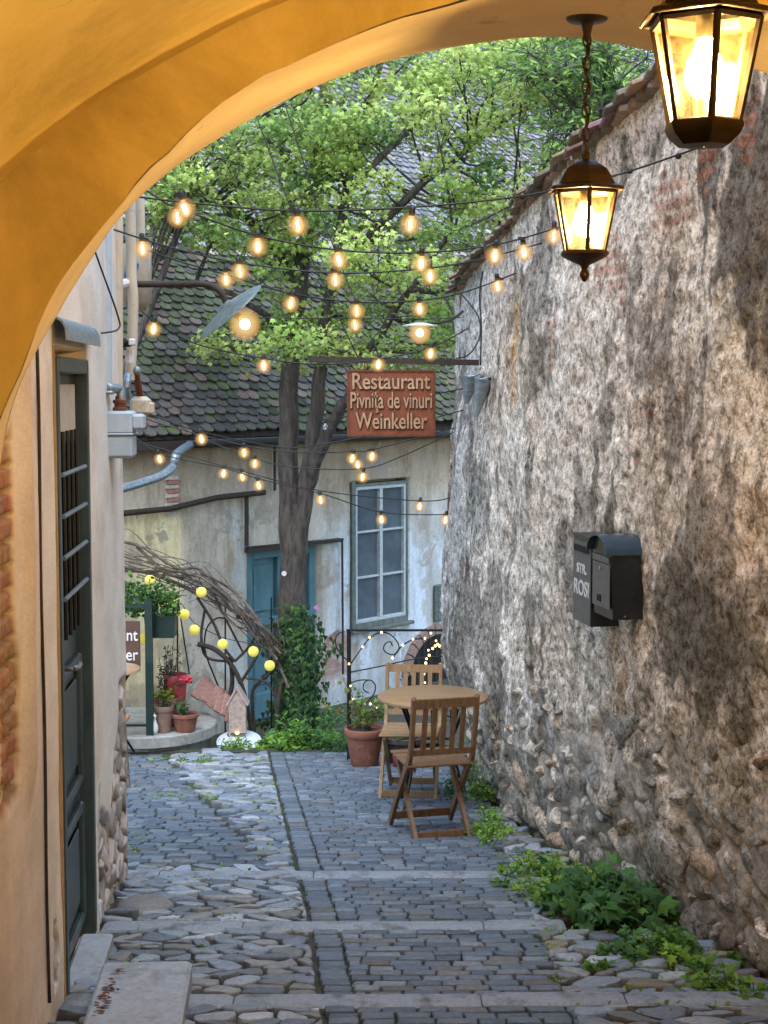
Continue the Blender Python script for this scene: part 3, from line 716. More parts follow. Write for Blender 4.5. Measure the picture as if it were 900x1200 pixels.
def sett(mb, cx, cy, w, d, ang, h, col, ztilt=0):
    ca, sa = math.cos(ang), math.sin(ang); vs = []
    jit = [(random.uniform(-.007, .007), random.uniform(-.0025, .0025)) for _ in range(4)]
    for (ins, dz) in ((0, -.03), (.0, h-.007), (.005, h-.001), (.018, h+.001)):
        for q, (sx, sy) in enumerate(((-1, -1), (1, -1), (1, 1), (-1, 1))):
            lxx = sx*(w/2-ins)+jit[q][0]; lyy = sy*(d/2-ins)+jit[q][1]
            x = cx+lxx*ca-lyy*sa; y = cy+lxx*sa+lyy*ca
            vs.append((x, y, gz(y)+dz+ztilt*lxx))
    fs = []
    for k in range(3):
        for i in range(4): j = (i+1) % 4; fs.append((k*4+i, k*4+j, k*4+4+j, k*4+4+i))
    fs.append((12, 13, 14, 15)); mb.add(vs, fs, col)
def scol():
    a = random.random(); b = random.uniform(.75, 1.2)
    c = (.11, .138, .175) if a < .6 else ((.165, .19, .22) if a < .9 else (.14, .14, .14))
    return tuple(x*b for x in c)
LXY = [3.0, 5.36, 5.67, 6.81, 8.05, 12.9]; LXX = [0.02, -.22, -.246, -.34, -.47, -.985]
def pl(y): return float(np.interp(y, LXY, LXX))
STR = [G(450, 1172).y, G(450, 1085).y, G(450, 1025).y]
def near_strip(y, m=.085): return any(abs(y-s) < m for s in STR)
mb = MB()
segs = [2.6]+[q+e for q in STR for e in (-.062, .062)]+[12.88]
rowsY = []
for a_, b_ in zip(segs[::2], segs[1::2]):
    k_ = max(1, round((b_-a_)/.074)); rowsY += [(a_+(b_-a_)*i/k_, (b_-a_)/k_) for i in range(k_)]
for y, d in rowsY:
    xr = min(.62+.02*math.sin(y*3), float(rwx(y, gz(y)))-.04) if y > 5.6 else .72
    if y > 11.2: xr = .62
    sett(mb, pl(y)+.06, y+d/2, 0.108, d-.010, 0, random.uniform(-.004, .004), scol(), random.uniform(-.02, .02))
    x = pl(y)+.122+random.uniform(-.05, 0); x = max(x, pl(y)+.122); first_ = True
    wig = random.uniform(-.004, .004)
    while x < xr:
        w = random.uniform(.05, .13) if first_ else random.uniform(.095, .155); first_ = False
        sett(mb, x+w/2, y+d/2+wig*math.sin(x*4)+.004*math.sin(x*3.1+y), w-.007, d-.012, random.uniform(-.015, .015), random.uniform(-.004, .004), scol(), random.uniform(-.02, .02))
        x += w
struct(mb.build('sett_path', M_cob, ang=60))
# kerb strips
mb = MB()
for s, x0, x1 in ((STR[0], lx(5.66)+.02, 1.5), (STR[1], lx(6.8)+.02, .80), (STR[2], -1.85, .68)):
    x = x0
    while x < x1:
        L = min(random.uniform(.5, 1.1), x1-x+.001)
        dy = .012*math.sin(x*2)
        mb.rbox((x+L/2, s+dy, gz(s)-.056), (L-.004, .115, .13), .012, Matrix.Rotation(random.uniform(-.012, .012)-.0, 3, 'Z'), None); x += L
pass
struct(mb.build('kerb_strips', M_kerb, ang=40))
# path border line between setts and rubble
# left sett wedge
wp = [G(120, 880), G(186, 880), G(228, 925), G(312, 1016), G(120, 1026)]
wp = [(p.x, p.y) for p in wp]; wp[0] = (-3.0, wp[0][1]); wp[-1] = (-2.2, 8.08)
def inpoly(x, y, poly):
    c = False; n = len(poly); j = n-1
    for i in range(n):
        xi, yi = poly[i]; xj, yj = poly[j]
        if (yi > y) != (yj > y) and x < (xj-xi)*(y-yi)/(yj-yi)+xi: c = not c
        j = i
    return c
a0 = -.16; ca, sa = math.cos(a0), math.sin(a0); mb = MB()
v = -8
vrow = 6.5
while vrow < 15:
    d = random.uniform(.084, .092); u = -5+random.uniform(0, .03)
    while u < 2:
        w = random.uniform(.122, .134); y = vrow-.05*(u+w/2); x = (u+w/2)-.264*(y-8)
        if inpoly(x, y, wp) and y < 12.7: sett(mb, x, y, w-.010, d-.013, -.05+random.uniform(-.015, .015), random.uniform(-.006, .006), tuple(k*.86 for k in scol()), random.uniform(-.03, .03))
        u += w
    vrow += d
struct(mb.build('sett_paving', M_cob, ang=60))
# rubble stones via clipped voronoi cells
def clip(poly, px, py, nx_, ny_):
    out = []; n = len(poly)
    for i in range(n):
        a = poly[i]; b = poly[(i+1) % n]
        da = (a[0]-px)*nx_+(a[1]-py)*ny_; db = (b[0]-px)*nx_+(b[1]-py)*ny_
        if da <= 0: out.append(a)
        if da*db < 0: t = da/(da-db); out.append((a[0]+(b[0]-a[0])*t, a[1]+(b[1]-a[1])*t))
    return out
def rubble_paving(name, x0, x1, y0, y1, sx, sy, test, cols, gap=.010, hh=.02, seed=1, mat=None, side=0):
    rr = random.Random(seed); nx_ = int((x1-x0)/sx); ny_ = int((y1-y0)/sy); pts = {}
    for i in range(nx_):
        for j in range(ny_):
            if rr.random() < .10: continue
            pts[(i, j)] = (x0+(i+.5+rr.uniform(-.42, .42)+(.5 if j % 2 else 0))*sx, y0+(j+.5+rr.uniform(-.38, .38))*sy)
    mb = MB()
    for (i, j), p in pts.items():
        if not test(*p): continue
        k = sy/sx
        poly = [(p[0]-sx*1.2, p[1]-sy*1.2), (p[0]+sx*1.2, p[1]-sy*1.2), (p[0]+sx*1.2, p[1]+sy*1.2), (p[0]-sx*1.2, p[1]+sy*1.2)]
        for di in (-2, -1, 0, 1, 2):
            for dj in (-2, -1, 0, 1, 2):
                q = pts.get((i+di, j+dj))
                if not q or q == p: continue
                dx = (q[0]-p[0])*k*k; dy = q[1]-p[1]; m = ((p[0]+q[0])/2, (p[1]+q[1])/2)
                poly = clip(poly, m[0], m[1], dx, dy)
        if len(poly) >= 3 and side < 0: poly = clip(poly, pl(p[1])-.008, p[1], 1, .105)
        if len(poly) >= 3 and side > 0: poly = clip(poly, .665, p[1], -1, 0)
        for sy_ in STR:
            if len(poly) >= 3 and abs(p[1]-sy_) < .3: sg_ = 1 if p[1] < sy_ else -1; poly = clip(poly, 0, sy_-.07*sg_, 0, sg_)
        if len(poly) < 3: continue
        for _ in range(1+(rr.random() < .85)):
            new = []
            for a in range(len(poly)):
                A = poly[a]; B = poly[(a+1) % len(poly)]
                new += [(A[0]*.78+B[0]*.22, A[1]*.78+B[1]*.22), (A[0]*.22+B[0]*.78, A[1]*.22+B[1]*.78)]
            poly = new
        cx = sum(a[0] for a in poly)/len(poly); cy = sum(a[1] for a in poly)/len(poly)
        if not test(cx, cy) or (max(a[0] for a in poly)-min(a[0] for a in poly)) < .03 or (max(a[1] for a in poly)-min(a[1] for a in poly)) < .03: continue
        h = rr.uniform(.3, 1.)*hh*.8; tx, ty = rr.uniform(-.12, .12), rr.uniform(-.12, .12); vs = []
        ph = rr.uniform(0, 6)
        for (sc_, dz) in ((1., -.03), (.99, -.002), (.95, .70), (.80, .93), (.4, 1.)):
            for a in poly:
                ddx = a[0]-cx; ddy = a[1]-cy; L = math.hypot(ddx, ddy)+1e-6; g = max(0, 1-gap/L)
                x = cx+ddx*sc_*g; y = cy+ddy*sc_*g
                vs.append((x, y, gz(y)+(dz if dz < 0 else dz*h+(tx*ddx+ty*ddy)*sc_+.0025*math.sin(x*60+ph)*math.sin(y*75+ph))-.004))
        m = len(poly); fs = []
        for r_ in range(4):
            for a in range(m): b = (a+1) % m; fs.append((r_*m+a, r_*m+b, r_*m+m+b, r_*m+m+a))
        fs.append(tuple(range(4*m, 5*m)))
        c = rr.choice(cols); b = rr.uniform(.7, 1.25); mb.add(vs, fs, tuple(q*b for q in c))
    return struct(mb.build(name, mat or M_cob, ang=70))
rc = [(.18, .21, .25), (.24, .27, .31), (.15, .175, .21), (.25, .255, .255), (.21, .215, .21), (.33, .35, .38), (.20, .24, .285)]
def tl(x, y):
    if near_strip(y, .035): return False
    if y < 7.95: return lx(y)+.03 < x < pl(y)+.07
    return x < pl(y)+.07 and not inpoly(x+.03, y, wp) and y < 12.75 and x > -2.6 and not inpoly(x-.02, y-.06, wp)
rubble_paving('rubble_paving', -2.6, .3, 3, 12.8, .132, .088, tl, rc, seed=3, gap=.008, side=-1)
def trr(x, y):
    if near_strip(y, .035): return False
    return .60 < x < float(rwx(y, gz(y)))+.02 and 3 < y < 9.9 or (y < 5.5 and .76 < x < 1.8)
rubble_paving('edge_rubble', .5, 1.9, 3, 10, .135, .09, trr, rc+[(.2, .18, .13)], seed=5, hh=.022, side=1)
# large round stone near the wall corner
mb = MB(); g = G(170, 1062); mb.lathe([(.001, .035), (.06, .034), (.11, .022), (.135, 0), (.14, -.03)], (g.x, g.y, gz(g.y)), 20); o = mb.build('round_paving_stone', simple('round_stone', (.22, .21, .2), (.14, .13, .12), 30, .6, bs=.5)); struct(o)

# ================================================================== PLANTS
def leaf_poly(kind):
    if kind == 'maple': return [(0, 0), (.18, .10), (.50, .05), (.34, .34), (.52, .62), (.20, .62), (0, 1.0), (-.20, .62), (-.52, .62), (-.34, .34), (-.50, .05), (-.18, .10)]
    if kind == 'ivy': return [(0, 0), (.32, -.12), (.45, .25), (.22, .42), (0, 1), (-.22, .42), (-.45, .25), (-.32, -.12)]
    if kind == 'long': return [(0, 0), (.14, .3), (.12, .65), (0, 1), (-.12, .65), (-.14, .3)]
    return [(0, 0), (.28, .25), (.3, .6), (0, 1), (-.3, .6), (-.28, .25)]
def add_leaf(mb, p, size, kind, nrm, col, rnd=random, aim=None):
    n_ = Vector(nrm).normalized(); t = Vector((rnd.gauss(0, 1), rnd.gauss(0, 1), rnd.gauss(0, .6))) if aim is None else Vector(aim)
    t = t-n_*t.dot(n_)
    if t.length < 1e-4: t = n_.orthogonal()
    t.normalize(); b = n_.cross(t); pts = leaf_poly(kind)
    vs = [p+(b*x+t*y)*size+n_*(-.35*abs(x)*size-.18*size*y*y) for x, y in pts]
    m = len(pts)
    if kind in ('maple', 'ivy'):
        c = p+t*size*.35+n_*.03*size; vs.append(c); mb.add(vs, [(i, (i+1) % m, m) for i in range(m)], col)
    else: mb.add(vs, [tuple(range(m))], col)
GCOL = [(.34, .46, .10), (.28, .40, .09), (.42, .52, .14), (.21, .33, .08), (.48, .56, .17), (.15, .26, .065)]
def jc(c, a=.2):
    k = random.uniform(1-a, 1+a); return (c[0]*k*random.uniform(.92, 1.08), c[1]*k, c[2]*k)
def rnrm(up=.7):
    return Vector((random.gauss(0, .6), random.gauss(0, .6)-.25, up+random.gauss(0, .35)))

# -------- main tree
TY = 14.2
tree = thing('maple_tree', P(345, 850, TY), 'leafy yellow green maple with forked grey trunk standing before the old house', 'tree')
mb = MB()
def limb(pts, r0, r1, n=9, k=6, wob=.03):
    sp_ = smoothpts(pts, k); m = len(sp_)
    sp_ = [p+Vector((math.sin(i*1.3)*wob, 0, math.cos(i*1.1)*wob*.5))*(.4 if i else 0) for i, p in enumerate(sp_)]
    mb.tube(sp_, [r0+(r1-r0)*i/(m-1) for i in range(m)], n); return sp_
L1 = limb([P(343, 900, TY), P(343, 780, TY), P(344, 700, TY), P(340, 620, TY), P(338, 520, TY), P(341, 420, TY), P(352, 330, TY+.1), P(365, 230, TY+.3), P(378, 130, TY+.5), P(384, 40, TY+.7)], .132, .045, 14, wob=.02)
mb.tube([P(342, 760, TY), P(342, 700, TY), P(345, 640, TY), P(349, 590, TY)], [.138, .130, .12, .105], 14)
L2 = limb([P(348, 660, TY-.03), P(356, 590, TY-.05), P(366, 520, TY-.1), P(374, 450, TY-.1), P(379, 390, TY-.1), P(392, 320, TY-.1), P(405, 230, TY), P(425, 150, TY+.2), P(450, 60, TY+.3)], .085, .028, 12, wob=.02)
L3 = limb([P(360, 570, TY-.08), P(378, 520, TY-.2), P(398, 480, TY-.3), P(415, 455, TY-.4), P(440, 400, TY-.6), P(480, 340, TY-.8), P(530, 270, TY-1)], .07, .022, 10)
L4 = limb([P(352, 340, TY+.1), P(320, 290, TY), P(285, 255, TY-.2), P(240, 230, TY-.4), P(195, 205, TY-.5)], .06, .018)
L5 = limb([P(392, 320, TY-.1), P(430, 280, TY-.3), P(490, 220, TY-.4), P(560, 165, TY-.3), P(630, 110, TY)], .055, .016)
L6 = limb([P(366, 230, TY+.3), P(330, 180, TY+.2), P(300, 140, TY), P(280, 110, TY)], .045, .015)
L7 = limb([P(405, 230, TY), P(460, 170, TY+.3), P(520, 110, TY+.5), P(580, 60, TY+.8)], .04, .014)
L8 = limb([P(480, 340, TY-.8), P(540, 330, TY-.9), P(600, 240, TY-.6), P(660, 190, TY-.2)], .03, .012)
L9 = limb([P(344, 420, TY), P(310, 370, TY-.3), P(270, 345, TY-.5), P(225, 330, TY-.6)], .04, .012)
skel = [p for L in (L1[28:], L2[22:], L3[14:], L4, L5, L6, L7, L8, L9) for p in L]
leafs = MB(); inner = MB()
cl = []
tries = 0
while len(cl) < 250 and tries < 20000:
    tries += 1
    px = random.uniform(150, 720); py = random.uniform(20, 440)
    if py > 380 and not (235 < px < 350 or 380 < px < 530): continue
    if py > 330 and px < 225: continue
    if py > 240 and px < 235 and random.random() < .93: continue
    if px > 640 and (py > 220 or (py > 120 and random.random() < .5)): continue
    if 430 < px < 520 and 235 < py < 300 and random.random() < .75: continue
    if 590 < px < 640 and py > 130 and random.random() < .6: continue
    if py > 330 and random.random() < .45: continue
    Yc = TY+random.gauss(-.1, .75); Yc = min(max(Yc, 12.7), 15.3)
    c = P(px, py, Yc)
    # keep clumps clear of the roof and the near facade
    if (c-Vector((0, 17, 0))).dot(HN) < .35 and c.z < 2: continue
    if any((c-q).length < .17 for q, _ in cl): continue
    cl.append((c, random.uniform(.16, .32)))
for c, r in cl:
    q = min(skel, key=lambda s: (s-c).length+max(0, s.z-c.z)*.8)
    mid = (q+c)/2+Vector((random.gauss(0, .06), random.gauss(0, .06), -.05))
    mb.tube(smoothpts([q, mid, c], 4), [.016, .014, .013, .012, .010, .009, .007, .006, .004], 5)
    for _ in range(3):
        e = c+Vector((random.gauss(0, r*.6), random.gauss(0, r*.6), random.gauss(.05, r*.3))); mb.tube([mid.lerp(c, .5), e], [.005, .002], 4)
    light = random.random()
    base = random.choice(GCOL[:3] if light > .45 else GCOL[2:])
    for _ in range(int(500*r)+16):
        th = random.uniform(0, 6.28); rad = r*math.sqrt(random.random())*random.uniform(.9, 1.25)
        h = (1-(rad/r)**2*.7)*r*random.uniform(.2, .6)
        p = c+Vector((math.cos(th)*rad, math.sin(th)*rad, h+random.gauss(0, r*.27)-.04))
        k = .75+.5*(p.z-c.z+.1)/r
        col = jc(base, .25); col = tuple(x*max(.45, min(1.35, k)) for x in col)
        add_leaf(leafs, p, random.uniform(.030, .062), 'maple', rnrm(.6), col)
part(mb, 'trunk', M_bark, tree, ang=80)
part(leafs, 'crown', M_leaf, tree, smooth=False)
mb = MB(); c = P(333, 672, TY-.16); mb.tube([c, c+Vector((0, -.01, 0))], .024, 8); part(mb, 'tree_tag', M_white, tree, label='small white tag on the trunk')
# -------- second tree beyond the wall (right), darker compound leaves
def bush_tree(name, label, region, Y, rootpx, n, rc_, cols, kind, size, dens, group=None, trunk_r=.05):
    t = thing(name, P(rootpx[0], rootpx[1], Y), label, 'tree', group)
    tb = MB(); lb = MB(); root = P(rootpx[0], rootpx[1], Y)
    xs = [q[0] for q in region]; ys_ = [q[1] for q in region]; k = 0; top_ = P(sum(xs)/len(xs), sum(ys_)/len(ys_), Y)
    tb.tube(smoothpts([root, (root+top_)/2+Vector((.1, 0, 0)), top_], 6), [trunk_r*(1-.05*i) for i in range(13)], 8)
    while k < n:
        px = random.uniform(min(xs), max(xs)); py = random.uniform(min(ys_), max(ys_))
        if not inpoly(px, py, region): continue
        k += 1; c = P(px, py, Y+random.uniform(-.6, .6)); r = random.uniform(*rc_)
        q = root.lerp(top_, random.uniform(.5, 1)); m = (q+c)/2+Vector((0, 0, .1)); tb.tube(smoothpts([q, m, c], 4), [.014-.001*i for i in range(9)], 5)
        for tw in range(dens):
            e = c+Vector((random.gauss(0, r), random.gauss(0, r), random.gauss(0, r*.7))); dr = (e-c).normalized() if (e-c).length else Vector((1, 0, 0))
            tb.tube([c, e], [.004, .002], 4)
            for s in range(7):
                pp = c.lerp(e, .3+.12*s); side = dr.cross(Vector((0, 0, 1))); side = side.normalized() if side.length > .01 else Vector((1, 0, 0))
                col = jc(random.choice(cols), .3)
                add_leaf(lb, pp, size*random.uniform(.8, 1.2), kind, rnrm(.8), col, aim=dr*.6+side*(1 if s % 2 else -1))
    part(tb, 'trunk', M_bark, t, ang=80); part(lb, 'crown', M_leaf, t, smooth=False); return t
DG = [(.09, .18, .04), (.13, .24, .045), (.18, .30, .06), (.07, .14, .035)]
bush_tree('ash_tree', 'darker tree with feathery leaves rising behind the top of the stone wall', [(600, 50), (790, 50), (790, 110), (740, 150), (690, 200), (650, 235), (610, 245), (640, 150)], 12.4, (760, 330), 26, (.16, .30), DG+[(.22, .36, .06)], 'long', .075, 18)
bush_tree('elder_tree', 'dark leaved tree crowding the top left beside the arch edge', [(150, 230), (210, 175), (290, 120), (330, 150), (250, 230), (170, 290)], 13.2, (60, 600), 15, (.14, .26), GCOL, 'maple', .052, 11)

# -------- ivy at the trunk foot
ivy = thing('ivy_shrub', P(345, 880, 13.6), 'dark green ivy climbing the foot of the forked tree', 'ivy')
lb = MB(); sb = MB()
for i in range(9):
    x0 = random.uniform(318, 365); sb.tube(smoothpts([P(x0+random.uniform(-8, 8), 885, 13.75), P(x0+random.uniform(-8, 8), 830, 13.8), P(x0+random.uniform(-6, 6), 770, 13.85), P(x0+random.uniform(-5, 5), 725, 13.9)], 4), .008, 5)
for i in range(2600):
    py = random.uniform(708, 884); wv = 26+6*math.sin(py*.05)+(8 if py > 820 else 0); u = random.gauss(0, .55); u = max(-1.5, min(1.5, u))*(1+.35*math.sin(py*.11)*math.sin(py*.043))
    if vn(np.array([px*.09]), np.array([py*.07]), 4)[0] > .72: continue
    cx = 348-2*math.sin(py*.03); px = cx+u*wv
    if py < 722 and random.random() < .5: continue
    p = P(px, py, 13.98-.28*math.sqrt(max(0, 1-min(1, u*u)))+random.uniform(-.05, .05))
    col = jc(random.choice([(.03, .08, .028), (.045, .11, .035), (.022, .055, .02), (.09, .18, .045)]), .3)
    add_leaf(lb, p, random.uniform(.035, .07), 'ivy', Vector((random.gauss(u*.5, .4), -1+random.gauss(0, .3), .4+random.gauss(0, .3))), col, aim=(random.gauss(0, .3), 0, -1))
part(sb, 'stem', M_vine, ivy, ang=80); part(lb, 'foliage', M_leaf, ivy, smooth=False)
mb = MB(); c = P(371, 712, 13.6); mb.box(c, (.045, .01, .035), Matrix.Rotation(.5, 3, 'Y')); o = mb.build('paper_tag', M_paper, smooth=False); tag(o, 'small purple paper tag stuck in the ivy top', 'tag')

# -------- weeds
def weed(px_c, n, spread, hmax, label, cols, kind='oval', size=.03, stems=14, cat='weed', group='weeds at the wall foot', zoff=None, base=None):
    g = base if base is not None else G(*px_c); t = thing('weed_clump', g, label, cat, group)
    lb = MB(); sb = MB()
    for s in range(stems):
        b = g+Vector((random.gauss(0, spread[0]), random.gauss(0, spread[1]), 0)); b.z = (gz(b.y) if base is None else g.z)-.01
        h = hmax*random.uniform(.35, 1)*math.exp(-((b.x-g.x)/spread[0]/2.2)**2)
        tip = b+Vector((random.gauss(0, h*.35), random.gauss(0, h*.35), h)); mid = (b+tip)/2+Vector((random.gauss(0, .02), random.gauss(0, .02), h*.1))
        sb.tube([b, mid, tip], [.0035, .003, .0015], 4)
        col0 = random.choice(cols); k = n//stems
        for i in range(k):
            f = random.uniform(.1, 1); p = b.lerp(mid, f*2) if f < .5 else mid.lerp(tip, f*2-1)
            d = Vector((random.gauss(0, 1), random.gauss(0, 1), random.uniform(-.1, .6))).normalized(); sz = size*random.uniform(.6, 1.5)*(1.15-.5*f)
            pp = p+d*sz*.6; col = jc(col0, .3); col = tuple(c*(.55+.6*f) for c in col)
            add_leaf(lb, pp, sz, kind, rnrm(1.), col, aim=d)
    part(sb, 'stem', M_leaf, t, ang=80) if False else part(sb, 'stem', simple('weed_stem', (.08, .13, .03), None, 20, .6) if 'weed_stem' not in MATS else MATS['weed_stem'], t, ang=80)
    part(lb, 'foliage', M_leaf, t, smooth=False); return t
W1 = [(.18, .34, .04), (.24, .40, .05), (.12, .25, .035)]; W2 = [(.075, .19, .05), (.055, .14, .04), (.11, .24, .045)]
weed((662, 1052), 900, (.16, .22), .22, 'bright yellow green weeds with a tall sprig at the foot of the stone wall', W1, 'oval', .032, 40)
weed((722, 1075), 420, (.11, .14), .26, 'big lobed dark green leaves in the middle of the weeds by the wall', W2, 'maple', .085, 26)
weed((765, 1120), 420, (.11, .10), .13, 'low weeds between loose stones nearest the camera end of the wall', W1+W2, 'maple', .04, 24)
weed((845, 1160), 160, (.10, .06), .10, 'sparse sprigs beside the lowest kerb strip under the wall', W1, 'oval', .035, 12)
weed((620, 1020), 300, (.08, .20), .10, 'small creeping weeds where the path setts meet the wall corner', W1, 'oval', .026, 26)
weed((576, 975), 420, (.07, .25), .12, 'mossy green weeds behind the slatted chair legs', W1, 'oval', .028, 30)
weed((553, 935), 420, (.08, .14), .28, 'dense green sprig growing between the table and the wall', W2+W1, 'oval', .035, 26)
weed((700, 1010), 60, (.02, .02), .24, 'single tall pale green shoot against the rubble stones', [(.2, .36, .04)], 'long', .07, 5)
for (px, py, nn, sx_, hh_, lab, kd) in ((372, 862, 1500, .22, .46, 'thick weeds beside the ivy in front of the house door', 'long'), (335, 880, 500, .14, .22, 'ivy leaved weeds at the paving edge below the tree', 'ivy'), (275, 890, 300, .09, .16, 'fine green grass tuft beside the white garden table', 'long'), (405, 872, 300, .12, .22, 'weeds growing behind the railing post and clay pot', 'long')):
    b = P(px, py, 13.2); b.z = -1.62; weed(None, nn, (sx_, .12), hh_, lab, W2+W1, kd, .06, 34, 'weed', 'weeds in the garden below the paving', base=b)
weed((232, 893), 160, (.20, .05), .05, 'low tufts along the foot of the round platform', W2+W1, 'long', .04, 20, 'weed', 'weeds at the platform foot')
mb = MB()
for i in range(2600):   # sprigs in the joints
    r = random.random()
    if r < .62: x = random.uniform(-1.6, pl(9)-.05); y = random.uniform(5.2, 12.6)
    else: y = random.uniform(5.3, 9.9); x = random.uniform(.62, float(rwx(y, gz(y)))-.02)
    if y < 7.95 and x < lx(y)+.1: continue
    if x > pl(y) and r < .62: continue
    if vn(np.array([x*4.]), np.array([y*4.]), 5)[0] < (.62 if r < .62 else .42): continue
    for _ in range(2): add_leaf(mb, Vector((x+random.gauss(0, .02), y+random.gauss(0, .02), gz(y)+.004)), random.uniform(.012, .028), random.choice(['oval', 'long']), rnrm(.9), jc(random.choice(W1+[(.2, .3, .06)]), .3))
o = mb.build('joint_grass', M_leaf, smooth=False); tag(o, 'tiny grass and moss sprigs growing in the joints of the paving', 'grass', kind='stuff')

# ================================================================== FAR HOUSE
house = thing('old_house', HS(-1, 0, -1.86), 'old plastered house with a huge mossy tiled roof behind the tree', 'house')
EZ = 1.09
win = dict(s0=-.50, s1=.375, z0=-1.016, z1=.486); dr = dict(s0=-2.11, s1=-1.08, z0=-1.9, z1=-.09)
cel = dict(s0=.28, s1=1.15, z0=-2.0, z1=-1.25)
us = np.linspace(-7.5, 15, 700); zs = np.linspace(-2.2, EZ+.02, 190)
U, Z = np.meshgrid(us, zs, indexing='ij')
d_ = .010*(fbm(U*1.5, Z*1.5, 4, 3)-.5)*2
pe = ss(fbm(U*2.2, Z*2.2, 5, 31), .54, .58)
C = np.ones(U.shape+(3,))*np.array([.56, .50, .41])
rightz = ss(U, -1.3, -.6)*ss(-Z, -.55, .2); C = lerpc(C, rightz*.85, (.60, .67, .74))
C = lerpc(C, ss(U, -1.6, -.9)*ss(Z, -.1, .6)*.7, (.46, .36, .25))
lft = ss(-U, 2.0, 2.3)
C = lerpc(C, lft*ss(-U, 3.0, 3.06)*.85*ss(-Z, -.47, -.42), (.86, .72, .42))
C = lerpc(C, pe*.55, (.36, .31, .24)); C = lerpc(C, ss(fbm(U*6, Z*1.2, 4, 41), .56, .7)*.35, (.30, .27, .21))
C = lerpc(C, ss(Z, .25, .95)*.75, (.30, .21, .12))  # brown upper band, with the darkness under the eave painted in
bl = ss(fbm(U*1.6, Z*1.6, 4, 99), .50, .60)*lft; C = lerpc(C, bl*.55*ss(3.06+U, 0, .06)*ss(-Z, -.4, -.3), (.50, .58, .60))
bk = np.exp(-(((U+.75)/.32)**2+((Z+1.35)/.28)**2)); bk = ss(bk+.6*(fbm(U*7, Z*7, 4, 88)-.5), .35, .5)
bj2 = np.minimum(ss(np.abs((Z/.075) % 1-.5), 0., .12)+.0, ss(.5-np.abs(((U+np.floor(Z/.075)*.12)/.25) % 1-.5), .02, .08)); bk2 = bk*(.35+.65*bj2)
C = lerpc(C, bk*.8, (.42, .36, .30)); C = lerpc(C, bk2*.75*ss(fbm(U*9, Z*9, 3, 8), .38, .5), (.34, .17, .12)); d_ -= bk*.02
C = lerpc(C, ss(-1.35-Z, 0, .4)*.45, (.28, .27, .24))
holes = ((U > win['s0']-.06) & (U < win['s1']+.06) & (Z > win['z0']-.06) & (Z < win['z1']+.06)) | ((U > dr['s0']-.03) & (U < dr['s1']+.03) & (Z < dr['z1']+.03))
off = np.where(holes, -.16, d_)
X = U*HD.x+off*HN.x; Y = 17+U*HD.y+off*HN.y
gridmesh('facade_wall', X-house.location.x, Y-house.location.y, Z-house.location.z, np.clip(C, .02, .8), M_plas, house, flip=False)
def hbox(mb, s0, s1, o0, o1, z0, z1, r=None, col=None):
    M = Matrix((HD, -HN, Vector((0, 0, 1)))).transposed(); c = HS((s0+s1)/2, (o0+o1)/2, (z0+z1)/2)
    if r: mb.rbox(c, (s1-s0, o1-o0, z1-z0), r, M, col)
    else: mb.box(c, (s1-s0, o1-o0, z1-z0), M, col=col)
# roof tiles
mb = MB(); slope = R(50); cs, sn = math.cos(slope), math.sin(slope)
rows = 92; exz = .105
def RP(s, t, lift=0):
    return HS(s, .16-t*cs-lift*sn*-1*0, 0)+Vector((0, 0, EZ+.03+t*sn))+(HN*sn+Vector((0, 0, cs)))*lift
nvec = HN*sn+Vector((0, 0, cs))
for r_ in range(rows):
    t0 = r_*exz; s = -7.4+(.09 if r_ % 2 else 0); s_hi = 20
    # only tiles that the alley view can reach
    while s < s_hi:
        wv = .142; tv = t0+random.uniform(-.012, .012)+.012*math.sin(s*2.3+r_)
        sag = .035*math.sin(s*.7+r_*.05)+.02*math.sin(s*1.9)
        a = random.random(); b = random.uniform(.55, 1.35)
        gn = vn(np.array([s*.9]), np.array([t0*1.1]), 7)[0]
        if t0 < 2.4: base = (.088, .082, .075) if a < .86 else (.145, .105, .09)
        else: base = (.20, .195, .21) if a < .85 else (.29, .24, .23)  # upper tiles paler and bluish, sky reflection put into the colour
        if gn > .55 and t0 < 3 and a < .7: base = (.078, .084, .05)
        lf_ = random.uniform(0, .010); col = tuple(x*b for x in base); sh = random.uniform(-.006, .006)
        prof = [(-.5, .24), (-.5, .045), (-.38, .014), (-.18, 0), (.18, 0), (.38, .014), (.5, .045), (.5, .24)]
        top_ = [RP(s+x*wv+sh*0, tv+y, .052-.19*y+sag+lf_) for x, y in prof]
        bot = [p-nvec*.020 for p in top_[1:7]]
        mb.add(top_+bot, [(7, 6, 5, 4, 3, 2, 1, 0)]+[(1+i, 2+i, 9+i, 8+i) for i in range(5)], col)
        s += wv+.006
part(mb, 'roof', M_tile, house, smooth=False)
mb = MB(); mb.cur = (.05, .04, .03)
a_, b_, c_, d2 = RP(-7.5, -.02, -.03), RP(20.2, -.02, -.03), RP(20.2, 9.8, -.03), RP(-7.5, 9.8, -.03)
mb.add([a_, b_, c_, d2], [(0, 1, 2, 3)])
mb.add([c_, d2, d2-HN*7-Vector((0, 0, 9)), c_-HN*7-Vector((0, 0, 9))], [(0, 1, 2, 3)])
part(mb, 'roof_deck', M_brick, house, smooth=False)
mb = MB(); hbox(mb, -7.4, 15, .012, .15, EZ-.10, EZ-.02); part(mb, 'soffit_board', simple('dark_timber', (.06, .045, .035), None, 12, .8, stretch=(1, 1, 6)), house)
